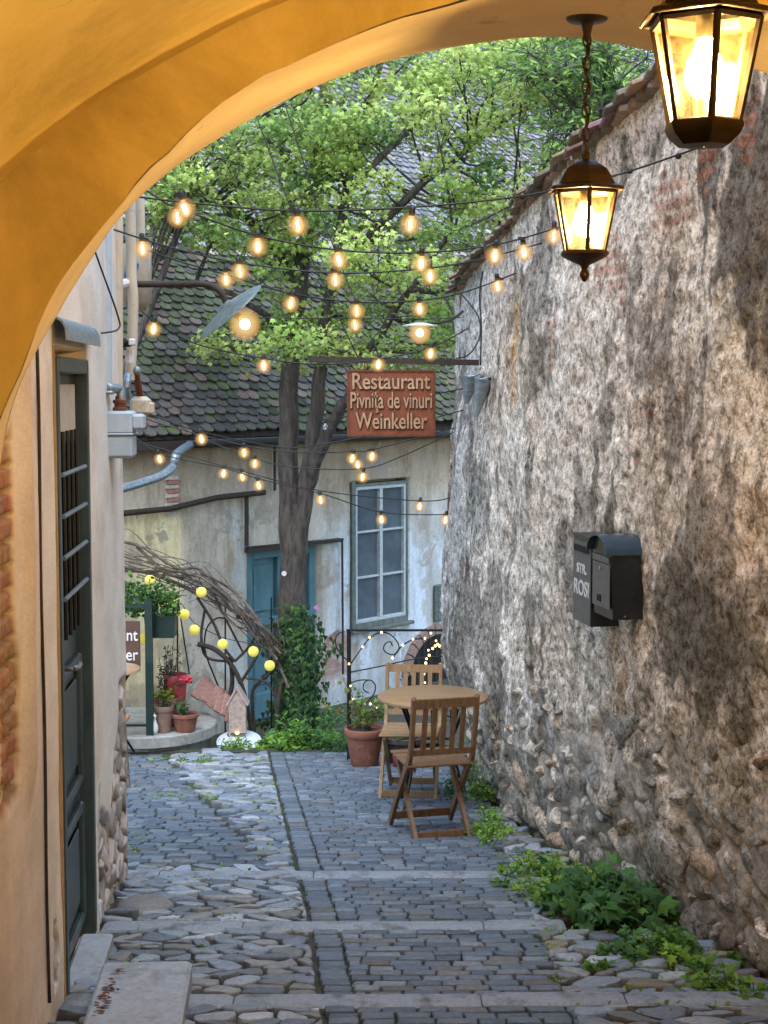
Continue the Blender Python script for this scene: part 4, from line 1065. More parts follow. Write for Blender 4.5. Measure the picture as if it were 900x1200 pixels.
# gutter
mb = MB(); gp = [HS(-3.1, .20, EZ-.02), HS(12, .20, EZ-.02)]
pr = [(.055*math.cos(a), .055*math.sin(a)) for a in [math.pi+math.pi*i/8 for i in range(9)]]
vs = []
for q in gp:
    for (x, z) in pr: vs.append(q+HN*x+Vector((0, 0, z)))
    for (x, z) in reversed(pr): vs.append(q+HN*x*.9+Vector((0, 0, z*.9+.001)))
m = 18; mb.add(vs, [(i, (i+1) % m, m+(i+1) % m, m+i) for i in range(m)]+[tuple(range(m)), tuple(reversed(range(m, 2*m)))])
part(mb, 'gutter', simple('gutter_zinc', (.12, .13, .14), None, 12, .5, .5), house, ang=60)
mb = MB(); e = HS(-3.1, .20, EZ-.06)
mb.tube(smoothpts([e, P(207, 532, 13.4), P(203, 546, 13.3), P(190, 557, 13.1), P(165, 566, 12.9), P(125, 578, 12.5)], 5), .038, 10); part(mb, 'downpipe', M_zinc, house, ang=60, label='pale zinc downpipe bending left from the gutter')
# window
wn = bpy.data.objects.new('window', None); COL.objects.link(wn); wn.parent = house; wn.empty_display_size = .1
wn.location = HS(-.06, 0, -.26)-house.location
s0, s1, z0, z1 = win['s0'], win['s1'], win['z0'], win['z1']
mb = MB(); t = .038
hbox(mb, s0-.06, s0, -.15, .02, z0-.06, z1+.06); hbox(mb, s1, s1+.03, -.15, .02, z0-.06, z1+.06)
hbox(mb, s0, s1, -.15, .018, z1, z1+.03); hbox(mb, s0, s1, -.15, .022, z0-.06, z0)
part(mb, 'reveal', M_winr, wn, ang=30)
mb = MB()
for (a, b, c, d) in ((s0, s0+t, z0, z1), (s1-t, s1, z0, z1), (s0+t, s1-t, z1-t, z1), (s0+t, s1-t, z0, z0+t)): hbox(mb, a, b, -.05, .012, c, d, r=.004)
sm = (s0+s1)/2; hbox(mb, sm-.026, sm+.026, -.05, .016, z0+t, z1-t, r=.004)
for k in (1, 2):
    zz = z0+(z1-z0)*k/3+.0
    hbox(mb, s0+t, sm-.026, -.045, .006, zz-.011, zz+.011, r=.003); hbox(mb, sm+.026, s1-t, -.045, .006, zz-.011, zz+.011, r=.003)
part(mb, 'frame', M_winf, wn, ang=30)
mb = MB(); hbox(mb, s0+t, s1-t, -.035, -.03, z0+t, z1-t); part(mb, 'pane', M_pane, wn)
mb = MB(); hbox(mb, s0-.09, s1+.09, .0, .07, z0-.10, z0-.062, r=.006); part(mb, 'sill', M_winr, wn)
# house door
dn = bpy.data.objects.new('door', None); COL.objects.link(dn); dn.parent = house; dn.location = HS(-1.6, 0, -1.86)-house.location
s0, s1, z1 = dr['s0'], dr['s1'], dr['z1']
mb = MB(); hbox(mb, s0, s1, -.14, -.11, -1.95, z1); part(mb, 'leaf', M_blue, dn, ang=30)
mb = MB()
for (a, b, c, d) in ((s0, s0+.09, -1.95, z1), (s1-.09, s1, -1.95, z1), (s0+.09, s1-.09, z1-.09, z1), (s0+.09, s1-.09, z1-.78, z1-.70)): hbox(mb, a, b, -.109, -.05, c, d, r=.006)
sm = (s0+s1)/2; hbox(mb, sm-.05, sm+.05, -.109, -.06, -1.95, z1-.78, r=.005); hbox(mb, sm-.05, sm+.05, -.109, -.06, z1-.70, z1-.09, r=.005)
part(mb, 'frame', M_blue, dn, ang=30)
mb = MB()
for a, b in ((s0+.13, sm-.09), (sm+.09, s1-.13)):
    hbox(mb, a, b, -.109, -.085, z1-.64, z1-.15, r=.012); hbox(mb, a, b, -.109, -.085, z1-1.40, z1-.84, r=.012); hbox(mb, a, b, -.109, -.085, -1.85, z1-1.48, r=.012)
part(mb, 'panel', M_blue, dn, ang=30)
mb = MB(); hbox(mb, s0-.08, s1+.3, -.01, .06, z1+.005, z1+.045); part(mb, 'lintel', M_rustp, dn)
# cellar arch and bars; flat dark panel paints the shade of the opening
mb = MB(); cs0, cs1 = .42, 1.42; zc = -1.72; rr_ = (cs1-cs0)/2; cm = (cs0+cs1)/2
poly = [(cs0, -2.2), (cs1, -2.2)]+[(cm+rr_*math.cos(a), zc+rr_*.85*math.sin(a)) for a in [math.pi*i/14 for i in range(15)]]
mb.prism(poly, lambda p: HS(p[0], .012, p[1]), lambda p: HS(p[0], .045, p[1])); part(mb, 'cellar_shade_panel', M_dark, house, smooth=False)
mb = MB()
for k in range(8):
    s = cs0+.1+k*.114; mb.tube([HS(s, .07, -2.1), HS(s, .07, zc+rr_*.85*math.sqrt(max(0, 1-((s-cm)/rr_)**2)))], .008, 5)
part(mb, 'cellar_bars', M_rustp, house)
mb = MB()
for i in range(13):
    a0_, a1_ = math.pi*i/13, math.pi*(i+1)/13-.03
    mb.prism([(cm+(rr_+.0)*math.cos(a0_), zc+rr_*.85*math.sin(a0_)), (cm+(rr_+.11)*math.cos(a0_), zc+(rr_*.85+.11)*math.sin(a0_)), (cm+(rr_+.11)*math.cos(a1_), zc+(rr_*.85+.11)*math.sin(a1_)), (cm+rr_*math.cos(a1_), zc+rr_*.85*math.sin(a1_))], lambda p: HS(p[0], .008, p[1]), lambda p: HS(p[0], .06, p[1]), (.30, .20, .16))
part(mb, 'cellar_arch', M_brick, house, smooth=False)
# small shutter right of the window
mb = MB(); a = s_of(Pf(507, 700)); hbox(mb, a, a+.5, .01, .05, -1.15, -.72, r=.01)
for k in range(6): hbox(mb, a+.03, a+.47, .051, .06, -1.11+k*.065, -1.07+k*.065)
part(mb, 'shutter', M_winr, house, ang=30, label='small dark green shutter by the wall end')
# facade pipes
mb = MB()
mb.tube([Pf(120, 604, .06), Pf(200, 596, .06), Pf(255, 583, .06), Pf(310, 577, .06)], .028, 8)
mb.tube([Pf(289, 578, .05), Pf(289, 640, .05)], .022, 8); mb.tube([Pf(288, 642, .05), Pf(402, 632, .05)], .014, 6); mb.tube([Pf(401, 632, .05), Pf(402, 790, .05)], .014, 6)
mb.tube([Pf(322, 520, .05), Pf(322, 575, .05)], .016, 6)
part(mb, 'wall_pipes', M_rustp, house, ang=60)
mb = MB()   # exposed bricks near the gutter corner
for r_ in range(9):
    q = Pf(202, 560+r_*5.2, .02); hbox(mb, s_of(q)-.08+(r_ % 2)*.03, s_of(q)+.07+(r_ % 2)*.03, .0, .03, q.z-.016, q.z+.016, col=(.42, .2, .15) if r_ % 2 else (.55, .5, .45))
part(mb, 'exposed_bricks', M_brick, house, smooth=False)

# ================================================================== LANTERNS
def make_lantern(name, loc, top_z, label, finial):
    t = thing(name, loc, label, 'lantern', 'hanging lanterns under the arch')
    def ringp(r, z, n=6, a0=math.pi/6): return [Vector((r*math.cos(a0+2*math.pi*i/n), r*math.sin(a0+2*math.pi*i/n), z)) for i in range(n)]
    Rt, Rb, Hh = .088, .056, .165
    mb = MB(); mb.lathe([(.108, -.004), (.112, -.002), (.108, .006), (.085, .014), (.074, .035), (.060, .056), (.030, .075), (.012, .082), (.012, .098), (.001, .098)], (0, 0, 0), 6)
    mb.lathe([(.111, -.003), (.09, .004), (.082, -.006), (.075, -.006), (.07, .010)], (0, 0, 0), 6)
    o = mb.build('canopy', M_bronze, t, True, 30)
    mb = MB(); a = ringp(Rt, -.006); b = ringp(Rb, -Hh)
    for i in range(6): mb.tube([a[i], b[i]], [.0062, .0062], 5)
    for i in range(6): mb.tube([a[i], a[(i+1) % 6]], .006, 5); mb.tube([b[i], b[(i+1) % 6]], .006, 5)
    mb.build('frame', M_bronze, t, True, 40)
    mb = MB(); a = ringp(Rt-.003, -.008); b = ringp(Rb-.003, -Hh+.002)
    for i in range(6): j = (i+1) % 6; mb.add([a[i], a[j], b[j], b[i]], [(0, 1, 2, 3)])
    mb.build('glass', M_lglass, t, False)
    mb = MB(); pr = [(.064, -Hh+.002), (.066, -Hh-.006), (.060, -Hh-.018), (.042, -Hh-.034), (.001, -Hh-.036)]
    if finial: pr = [(.064, -Hh+.002), (.066, -Hh-.006), (.058, -Hh-.014), (.030, -Hh-.028), (.012, -Hh-.036), (.008, -Hh-.046), (.014, -Hh-.058), (.012, -Hh-.068), (.005, -Hh-.078), (.001, -Hh-.08)]
    mb.lathe(pr, (0, 0, 0), 6 if not finial else 12); mb.build('base', M_bronze, t, True, 40)
    mb = MB(); mb.lathe([(.001, -.125), (.018, -.121), (.029, -.105), (.0325, -.088), (.028, -.068), (.018, -.048), (.0135, -.03)], (0, 0, 0), 18); bb = mb.build('bulb', M_bulb, t)
    mb = MB(); mb.lathe([(.0145, -.032), (.0155, -.03), (.0155, .005), (.001, .006)], (0, 0, 0), 14); mb.build('socket', M_bronze, bb)
    mb = MB(); z = .098; k = 0; Ltot = top_z-.05
    while z < Ltot:
        rr = .011; pts = [Vector((rr*math.cos(a)*(1 if k % 2 else .2), rr*math.cos(a)*(.2 if k % 2 else 1), z+.019+.019*math.sin(a))) for a in [2*math.pi*i/10 for i in range(11)]]
        mb.tube(pts, .0026, 5, cap=False); z += .031; k += 1
    mb.tube([Vector((.006*math.cos(i*.9), .006*math.sin(i*.9), .098+(Ltot-.098)*i/24)) for i in range(25)], .0038, 6)
    mb.build('chain', M_bronze, t)
    mb = MB(); mb.lathe([(.001, top_z-.075), (.007, top_z-.07), (.015, top_z-.03), (.02, top_z-.022), (.052, top_z-.018), (.056, top_z-.012), (.056, top_z-.001), (.001, top_z)], (0, 0, 0), 20); mb.build('ceiling_rose', M_bronze, t)
    return t
c1 = P(686, 223, 4.2); c2 = P(827, 22, 2.5)
make_lantern('hanging_lantern', c1, CH+.985-c1.z, 'bronze hexagonal lantern on a long chain lit before the rough wall', True)
l2 = make_lantern('hanging_lantern', c2, CH+1.065-c2.z, 'larger looking lit bronze lantern cut off by the top of the picture', False)

# ================================================================== STRING LIGHTS
bulb_src = {}
def bulb_at(parent, cpt, top, size=1., lit=True, swing=None):
    # cpt: glass centre, top: cable point
    rel = cpt-parent.location
    key = (lit,)
    if key not in bulb_src:
        mb = MB(); mb.lathe([(.001, -.036), (.010, -.034), (.020, -.022), (.0245, -.006), (.022, .010), (.014, .024), (.010, .034)], (0, 0, 0), 16)
        b = mb.build('bulb', M_globe if lit else M_clear, parent)
        mb = MB(); mb.lathe([(.0115, .030), (.0125, .032), (.0125, .062), (.008, .068), (.001, .069)], (0, 0, 0), 10); mb.build('socket', M_socket, b)
        if lit:
            mb = MB(); mb.ball((0, 0, -.004), .050, 20, 14); mb.build('glow', M_glow, b)  # emissive shell added as the halo around each lit bulb
            mb = MB(); mb.tube([Vector((.007*math.cos(a), .002*math.sin(3*a), -.004+.019*math.sin(a))) for a in [2*math.pi*i/12 for i in range(13)]], .0034, 6); mb.build('filament', M_fil, b)
        bulb_src[key] = b
    else:
        b = copy_tree(bulb_src[key], parent)
    b.parent = parent; b.location = rel; b.scale = (size, size, size)
    b.rotation_euler = (random.uniform(-.2, .2), random.uniform(-.2, .2), random.uniform(0, 3))
    return b
def string(pts, bulbs, label, Yl=None, r=.0045, group='string light cables across the alley', mat=None):
    path = [P(*p) for p in pts]; t = thing('string_light', path[len(path)//2], label, 'string light', group)
    sp_ = smoothpts(path, 8); mb = MB(); mb.tube(sp_, r, 5); part(mb, 'cable', mat or M_cable, t, ang=80)
    for bx_ in bulbs:
        px, py = bx_[0], bx_[1]; lit = not (len(bx_) > 2 and bx_[2] == 'off')
        # depth from nearest cable point in x
        prs = []
        for q in sp_:
            xx = 450+F*q.x/(q.y*cp-(q.z-CH)*sp); prs.append((abs(xx-px), q))
        q = min(prs, key=lambda a: a[0])[1]; sc = 1.0
        c = P(px, py, q.y); 
        bulb_at(t, c, q, 1.08 if lit else .9, lit)
        mb = MB(); tp = c+Vector((0, 0, .066))
        if (q-tp).length > .012: mb.tube([tp, q], .003, 4); part(mb, 'lead', M_socket, t)
        mb = MB(); mb.box(q, (.035, .018, .016)); part(mb, 'clip', M_socket, t)
    return t
string([(120, 225, 6.4), (216, 237, 6.5), (345, 247, 6.6), (481, 243, 6.6), (610, 230, 6.6), (690, 213, 6.5), (740, 200, 6.5), (822, 172, 6.35)], [(216.5, 243.5), (349, 263), (481, 262)], 'topmost black cable with three glowing bulbs ending high on the stone wall')
string([(120, 185, 7.0), (185, 232, 7.0), (216, 246, 7.0), (302, 276, 7.1), (397, 293, 7.2), (493, 296, 7.3), (580, 287, 7.5), (650, 268, 7.9)], [(208, 253.5), (302, 288), (397, 304), (493.5, 308), (580, 299), (614, 295), (649, 276)], 'second cable from the top with seven glowing bulbs ending behind the lantern')
string([(130, 268, 7.5), (200, 290, 7.6), (281, 308, 7.7), (393, 320, 7.8), (504, 314, 7.9), (570, 302, 8.2), (635, 285, 8.6)], [(167, 291), (281, 317.5), (393, 327.5), (504, 323)], 'cable passing just above the dish lamp with four bulbs')
string([(130, 277, 8.0), (200, 303, 8.1), (265, 322, 8.2), (341, 344, 8.4), (418, 354, 8.6), (492, 352, 8.8), (545, 342, 9.0), (605, 320, 9.2)], [(265, 327), (341, 355), (418, 364), (491.7, 361.5), (583, 335)], 'cable sagging right above the dish shade bulb with five bulbs')
string([(150, 350, 9.0), (180, 376, 9.1), (230, 403, 9.3), (309, 420, 9.5), (375, 427, 9.6), (443, 421, 9.8), (505, 407, 10.0), (548, 385, 10.2)], [(180, 385), (309, 428), (443.4, 426.5), (504.6, 414)], 'pale cable drooping to the sign beam with four bulbs')
string([(289, 372, 8.9), (350, 373, 9.0), (416, 373, 9.1), (492, 374, 9.2), (540, 372, 10)], [(416, 380)], 'thin horizontal wire at the height of the dish lamp with one bulb', r=.003)
string([(140, 465, 11), (180, 487, 11), (236, 506, 11.2), (330, 524, 11.4), (380, 520, 11.3), (440, 508, 11.3), (545, 480, 11.2)], [(236, 514)], 'lower cable crossing the roof eave carrying one bulb')
string([(140, 480, 11.5), (200, 500, 11.5), (286, 522, 11.6), (350, 530, 11.6), (413, 529, 11.7), (440, 526, 11.7), (545, 498, 11.6)], [(286, 530), (413, 537), (436, 534.5)], 'lower cable meeting the window top with three bulbs')
string([(140, 455, 12), (220, 505, 12), (298, 537, 12), (350, 548, 12), (425, 549, 12), (470, 535, 12), (545, 500, 11.9)], [(298.7, 543), (425, 558.5), (419, 544)], 'lower cable with bulbs left of the trunk and above the window')
string([(145, 500, 12.2), (187, 531, 12.2), (262, 548, 12.3), (303, 561, 12.3), (375, 578, 12.4), (447, 600, 12.5), (522, 603, 12.4), (535, 600, 12.3)], [(187, 537.5), (262, 554.5), (303, 568.5), (375.6, 585.5), (447, 608.5), (522, 609)], 'lowest cable running down across the house window with six bulbs')
string([(150, 515, 12.6), (284, 552, 12.7), (375, 575, 12.8), (491.7, 587, 12.9), (530, 583, 12.5)], [(284, 558.5), (491.7, 593)], 'cable ending at the wall corner with a bulb beside the window')
string([(330, 440, 13.4), (381, 492, 12.8), (430, 478, 12), (545, 455, 11)], [(381, 500, 'off')], 'short cable from the trunk with one unlit clear bulb')
# black connectors on the topmost cable
mb = MB()
for (px, py) in ((612, 230), (738, 200), (795, 183)): q = P(px, py, 6.52); mb.ball(q, .014, 8, 6)
o = mb.build('cable_connectors', M_socket); tag(o, 'three black plug connectors on the topmost cable near the stone wall', 'connector')
# thin steep wires through the tree
for a, b, lab in (((300, 135, 12), (420, 420, 12), 'thin steep wire hanging through the tree left of the forked trunk'), ((330, 110, 12), (445, 420, 11.8), 'thin steep wire hanging through the tree right of the forked trunk')):
    mb = MB(); mb.tube(smoothpts([P(*a), P((a[0]+b[0])/2-6, (a[1]+b[1])/2, a[2]), P(*b)], 5), .005, 5); o = mb.build('wire', M_cable); tag(o, lab, 'wire')

# ================================================================== DISH STREET LAMP
lamp = thing('dish_lamp', P(158, 333, 7.9), 'wide tilted metal dish lamp on a bent arm from the left building', 'lamp')
mb = MB(); mb.tube(smoothpts([P(146, 333, 7.85), P(200, 333, 7.9), P(238, 333, 7.9), P(255, 339, 7.9), P(264, 352, 7.9), P(268, 366, 7.9)], 5), .017, 8); part(mb, 'arm', M_rustp, lamp, ang=60)
Md = Matrix.Rotation(R(-8), 3, 'X') @ Matrix.Rotation(R(-39.5), 3, 'Y')
Md = Matrix.Rotation(R(16), 3, 'X') @ Matrix.Rotation(R(-39.5), 3, 'Y')
c = P(267, 362, 7.9)
mb = MB(); mb.lathe([(.001, .035), (.03, .035), (.04, .022), (.10, .012), (.17, -.004), (.205, -.018), (.207, -.022), (.17, -.012), (.10, .002), (.04, .010), (.001, .012)], c, 32, Md); part(mb, 'dish', simple('dish_enamel', (.20, .24, .22), (.09, .11, .10), 14, .45, .3, .2, stretch=(1, 4, 4)), lamp, ang=50)
mb = MB(); cc = c+Md @ Vector((.0, 0, -.005)); e = P(283, 373, 7.82); mb.tube([cc, e], .018, 8); part(mb, 'holder', M_rustp, lamp)
M_warmb = emis('dish_bulb_glow', (1, .62, .2), 60)
M_halo = globe_mat('bulb_halo', .95, .8, 2.2)  # emissive shell imitating the halo around the lamp bulbs
mb = MB(); mb.ball(P(287, 380, 7.8), .027, 14, 10); bo = part(mb, 'bulb', M_warmb, lamp); mb = MB(); mb.ball(P(287, 380, 7.8), .085, 20, 14); part(mb, 'halo_shell', M_halo, lamp)  # outer ball is an added halo, not a glass part
# small plate lamp by the wall
pl2 = thing('plate_lamp', P(492, 383, 9.6), 'small flat plate shade lamp with a lit bulb hanging left of the stone wall top', 'lamp')
mb = MB(); mb.lathe([(.001, .02), (.02, .018), (.07, .006), (.115, -.004), (.115, -.007), (.05, .0), (.001, .006)], P(492, 381, 9.6), 24); part(mb, 'shade', M_grey, pl2)
mb = MB(); mb.ball(P(492, 390, 9.6), .024, 12, 8); part(mb, 'bulb', M_warmb, pl2); mb = MB(); mb.ball(P(492, 390, 9.6), .075, 20, 14); part(mb, 'halo_shell', M_halo, pl2)  # larger ball is the added halo around the bulb
mb = MB(); mb.tube(smoothpts([P(492, 379, 9.6), P(515, 378, 9.8), P(533, 372, 10.3), P(542, 365, 10.9)], 5), .011, 6); part(mb, 'arm', M_rustp, pl2)

# ================================================================== RESTAURANT SIGN
SY = 10.5
sg = thing('hanging_sign', P(458, 425, SY), 'rusty red hanging restaurant sign with raised pale letters', 'sign')
mb = MB(); a = P(362, 421, SY); b = P(561, 425, SY+.05); mb.beam(a, b, .03, .04)
part(mb, 'bracket', M_rustp, sg, ang=30)
tl_, tr_, bl_ = P(407, 433, SY), P(511, 435, SY), P(406, 511, SY); ctr = P(458.5, 472.5, SY); Wd = (tr_-tl_).length; Ht = (tl_-bl_).length
mb = MB(); mb.rbox(ctr, (Wd, .02, Ht), .006); part(mb, 'board', M_signb, sg, ang=30)
mb = MB()
for x in (-1, 1): mb.box(ctr+Vector((x*(Wd/2-.006), -.012, 0)), (.012, .012, Ht)); mb.box(ctr+Vector((0, -.0118, x*(Ht/2-.006))), (Wd-.024, .012, .012))
for x in (-.6, .5): mb.tube([ctr+Vector((x*Wd/2, 0, Ht/2)), ctr+Vector((x*Wd/2, 0, Ht/2+.05))], .005, 5)
part(mb, 'frame', M_rust, sg, ang=30)
for k, (txt, zc_, w_) in enumerate((('Restaurant', .145, .53), ('Pivni\u0163a de vinuri', .015, .555), ('Weinkeller', -.125, .49))):
    for (mat_, dy, dd, nm, o_, dx_) in ((M_letd, -.0125, .003, 'letter_shadow', .005, .004), (M_let, -.019, .004, 'lettering', .002, 0)):  # dark offset copy gives letter edges and a painted drop shadow
        M4 = Matrix.Translation(ctr+Vector((dx_, dy, zc_-dx_))-sg.location) @ Matrix.Rotation(R(90), 4, 'X')
        tm = text_mesh(txt, .155, dd, nm, mat_, sg, Matrix.Identity(4), 1, o_)
        xs_ = [v.co.x for v in tm.data.vertices]; wc = max(xs_)-min(xs_); mid_ = (max(xs_)+min(xs_))/2
        tm.data.transform(Matrix.Diagonal((w_/wc, 1, 1, 1)) @ Matrix.Translation((-mid_, 0, 0))); tm.data.transform(M4)
# two wall uplighters
for (px, py, Yl, dx, hh, lab) in ((553, 441, 10.5, 0, .19, 'left of two cone wall lights below the sign beam, smaller and paler'), (567, 444, 10.3, 0, .26, 'right of two cone wall lights below the sign beam, longer and bent')):
    t = thing('cone_wall_light', P(px, py, Yl), lab, 'wall light', 'cone lights under the sign beam')
    c = P(px, py, Yl); mb = MB()
    mb.lathe([(.062, 0), (.066, -.006), (.058, -.03), (.03, -hh*.75), (.014, -hh), (.001, -hh)], c, 14, Matrix.Rotation(R(12), 3, 'Y')); part(mb, 'shade', M_zinc, t, ang=40)
    mb = MB(); mb.lathe([(.001, .004), (.064, .003), (.068, -.002), (.064, -.008)], c+Vector((0, 0, .004)), 14, Matrix.Rotation(R(-14), 3, 'Y')); part(mb, 'lid', M_zinc, t, ang=40)
    mb = MB(); mb.tube(smoothpts([c+Vector((.03, 0, -.02)), c+Vector((.05, 0, -.1)), c+Vector((.03, 0, -hh-.02)), c+Vector((.10, .03, -hh-.03))], 4), .006, 5); part(mb, 'bracket', M_iron, t)
mb = MB(); mb.tube(smoothpts([P(563, 428, 10.2), P(564, 380, 10.3), P(562, 345, 10.4), P(566, 318, 10.4)], 5), .006, 5); mb.tube(smoothpts([P(541, 345, 10.8), P(560, 370, 10.3), P(562, 395, 10.2), P(550, 415, 10.2), P(535, 420, 10.3)], 6), .005, 5)
o = mb.build('wall_wiring', M_cable); tag(o, 'black wires looping on the wall above the sign beam', 'wire')

# ================================================================== MAILBOXES
def wl(y): return float(np.interp(y, RBY, RBX))
def mailbox(y0, y1, zt, zb, depth, label, curved):
    ym = (y0+y1)/2; d = Vector((wl(y1)-wl(y0), y1-y0, 0)).normalized(); nrm = Vector((-d.y, d.x, 0)).normalized()
    base = Vector((wl(ym)-.015, ym, zb)); M = Matrix((nrm, d, Vector((0, 0, 1)))).transposed(); L = (Vector((wl(y1), y1, 0))-Vector((wl(y0), y0, 0))).length
    t = thing('mailbox', base, label, 'mailbox', 'mailboxes on the stone wall'); H_ = zt-zb
    W = lambda o, u, z: base+nrm*o+d*u+Vector((0, 0, z))
    mb = MB()
    ar = [(L/2*math.cos(a), H_-.085+.075*math.sin(a)) for a in [math.pi*i/14 for i in range(15)]]
    if curved:
        mb.prism([(-L/2, 0), (L/2, 0)]+ar, lambda p: W(-.03, p[0], p[1]), lambda p: W(depth*(.9 if p[1] < .01 else 1), p[0], p[1]))
    else:
        mb.prism([(-.03, 0), (depth, 0), (depth, H_), (-.03, H_)], lambda p: W(p[0], -L/2, p[1]), lambda p: W(p[0], L/2, p[1]))
    part(mb, 'body', M_mail, t, smooth=False)
    if curved:
        o1 = [((L/2+.014)*math.cos(a), H_-.088+.088*math.sin(a)) for a in [math.pi*i/16 for i in range(17)]]
        o2 = [((L/2+.006)*math.cos(a), H_-.088+.080*math.sin(a)) for a in [math.pi*i/16 for i in range(17)]]
        poly = o1+o2[::-1]; mb = MB(); n_ = len(poly)
        vs = [W(-.03, p[0], p[1]) for p in poly]+[W(depth+.028, p[0], p[1]) for p in poly]
        fs = [(i, (i+1) % n_, n_+(i+1) % n_, n_+i) for i in range(n_)]
        for i in range(16): fs.append((i, n_-1-i, n_-2-i, i+1)); fs.append((n_+i, n_+i+1, n_+n_-2-i, n_+n_-1-i))
        mb.add(vs, fs); part(mb, 'lid', simple('mailbox_lid', (.03, .055, .085), None, 20, .25), t, ang=50)
        mb = MB(); mb.box(W(depth+.003, 0, H_-.115), (.004, L-.03, .03), M); part(mb, 'flap', M_maill, t)
        mb = MB(); mb.tube([W(depth, 0, H_-.16), W(depth+.008, 0, H_-.16)], .009, 10); part(mb, 'lock', M_chrome, t)
        mb = MB(); mb.box(W(depth+.002, .02, .085), (.008, .05, .03), M); part(mb, 'viewing_slot', M_dark, t)
        mb = MB(); mb.box(W(depth+.0005, -.0, (H_-.135+.045)/2), (.003, L-.02, H_-.18), M); part(mb, 'front_panel', M_maill, t)
        mb = MB(); mb.tube([W(.06, -L/2-.002, .015), W(.06, -L/2-.006, .015)], .006, 8); part(mb, 'screw', M_chrome, t)
    else:
        mb = MB(); mb.box(W(depth+.004, 0, H_-.055), (.006, L-.05, .032), M); part(mb, 'slot', M_dark, t)
        mb = MB(); mb.box(W(depth/2-.01, 0, H_+.006), (depth+.03, L+.015, .012), M); part(mb, 'lid', M_mail, t)
        mb = MB(); mb.box(W(depth+.001, 0, H_*.48), (.003, L-.01, H_-.02), M); part(mb, 'front_plate', M_maill, t)
        for txt, zz, sz in (('STR.', H_*.63, .065), ('ROSI', H_*.40, .105)):
            Mr = Matrix((-d, Vector((0, 0, 1)), nrm)).transposed().to_4x4()
            M4 = Matrix.Translation(W(depth+.0035, 0, zz)-t.location) @ Mr
            tm = text_mesh(txt, sz, .001, 'lettering', M_white, t, Matrix.Identity(4), 1, .002)
            xs_ = [v.co.x for v in tm.data.vertices]; wc = max(xs_)-min(xs_); mid_ = (max(xs_)+min(xs_))/2
            tm.data.transform(Matrix.Diagonal(((L-.05)*(.65 if zz > H_*.5 else 1)/wc, 1, 1, 1)) @ Matrix.Translation((-mid_, 0, 0))); tm.data.transform(M4)
    return t
ptop = P(735, 627, 7.15).z; pbot = P(735, 724, 7.15).z
mailbox(7.10, 7.36, ptop, pbot, .13, 'nearer black mailbox with a curved blue black lid and grey front', True)
mailbox(7.42, 7.70, P(690, 631, 7.5).z, P(690, 731, 7.5).z, .115, 'flat topped mailbox with white lettering behind the curved lid one', False)

# ================================================================== CHAIRS AND TABLE
def chair(loc, rz, label, wood):
    t = thing('folding_chair', loc, label, 'chair', 'slatted wooden folding chairs at the round table', rz)
    # local: +y = direction the sitter faces, back at -y
    hw = .19
    for sx in (-1, 1):
        x = sx*hw
        mb = MB(); pts = [Vector((x, -.27, .86)), Vector((x, -.245, .72)), Vector((x, -.19, .5)), Vector((x, -.10, .40)), Vector((x, .10, .18)), Vector((x, .24, .0))]
        sp_ = smoothpts(pts, 3)
        for i in range(len(sp_)-1): mb.beam(sp_[i]-(sp_[i+1]-sp_[i])*.04, sp_[i+1], .022, .040, up=(0, 1, .2))
        mb.tube([sp_[0]+Vector((0, 0, .0)), sp_[0]+Vector((0, -.002, .012))], [.019, .010], 8)
        o = mb.build('back_post', wood, t, True, 40)
        mb = MB(); x2 = sx*(hw-.028); mb.beam((x2, .20, .44), (x2, -.24, .0), .022, .036); mb.build('leg', wood, t, True, 30)
    mb = MB(); mb.beam((-hw, -.263, .83), (hw, -.263, .83), .018, .055, up=(0, -.15, 1)); mb.build('top_rail', wood, t, True, 30)
    mb = MB(); mb.beam((-hw, -.195, .53), (hw, -.195, .53), .018, .038, up=(0, -.2, 1)); mb.build('lower_rail', wood, t, True, 30)
    for k in range(5):
        mb = MB(); x = -.115+k*.0575; mb.beam((x, -.26, .815), (x, -.198, .54), .030, .011, up=(0, 1, .2)); mb.build('back_slat', wood, t, True, 30)
    mb = MB()
    for k in range(6): mb.rbox((0, -.165+k*.07, .447-.004*k*(5-k)*.3), (.40, .062, .016), .004)
    for sx in (-1, 1): mb.box((sx*.16, .01, .425), (.022, .38, .028))
    mb.build('seat', wood, t, True, 30)
    mb = MB(); mb.beam((-hw+.02, -.20, .035), (hw-.02, -.20, .035), .014, .045); mb.build('stretcher', wood, t, True, 30); mb = MB(); mb.beam((-hw+.01, .215, .05), (hw-.01, .215, .05), .014, .045); mb.build('stretcher', wood, t, True, 30)
    return t
g1 = Vector(((506-450)/1800*9.15, 9.18, gz(9.18)))
M_wood1 = simple('chair_wood_brown', (.25, .13, .055), (.11, .055, .025), 14, .55, bs=.25, stretch=(5, 5, .9), bd=.003)
M_wood2 = simple('chair_wood_orange', (.38, .23, .11), (.23, .13, .06), 14, .6, bs=.25, stretch=(5, 5, .9), bd=.003)
chair((.285, 8.98, gz(8.98)), R(15), 'slatted wooden folding chair with its back turned, in front of the round table', M_wood1)
chair((.185, 10.50, gz(10.50)), R(180-6), 'slatted wooden folding chair facing the viewer behind the round table', M_wood2)
tt_ = thing('bistro_table', (.318, 9.90, gz(9.9)), 'round wooden bistro table on black iron legs by the stone wall', 'table')
mb = MB(); mb.lathe([(.001, .742), (.35, .742), (.361, .736), (.361, .722), (.35, .716), (.001, .716)], (0, 0, 0), 48); mb.build('tabletop', M_woodt, tt_, True, 40)
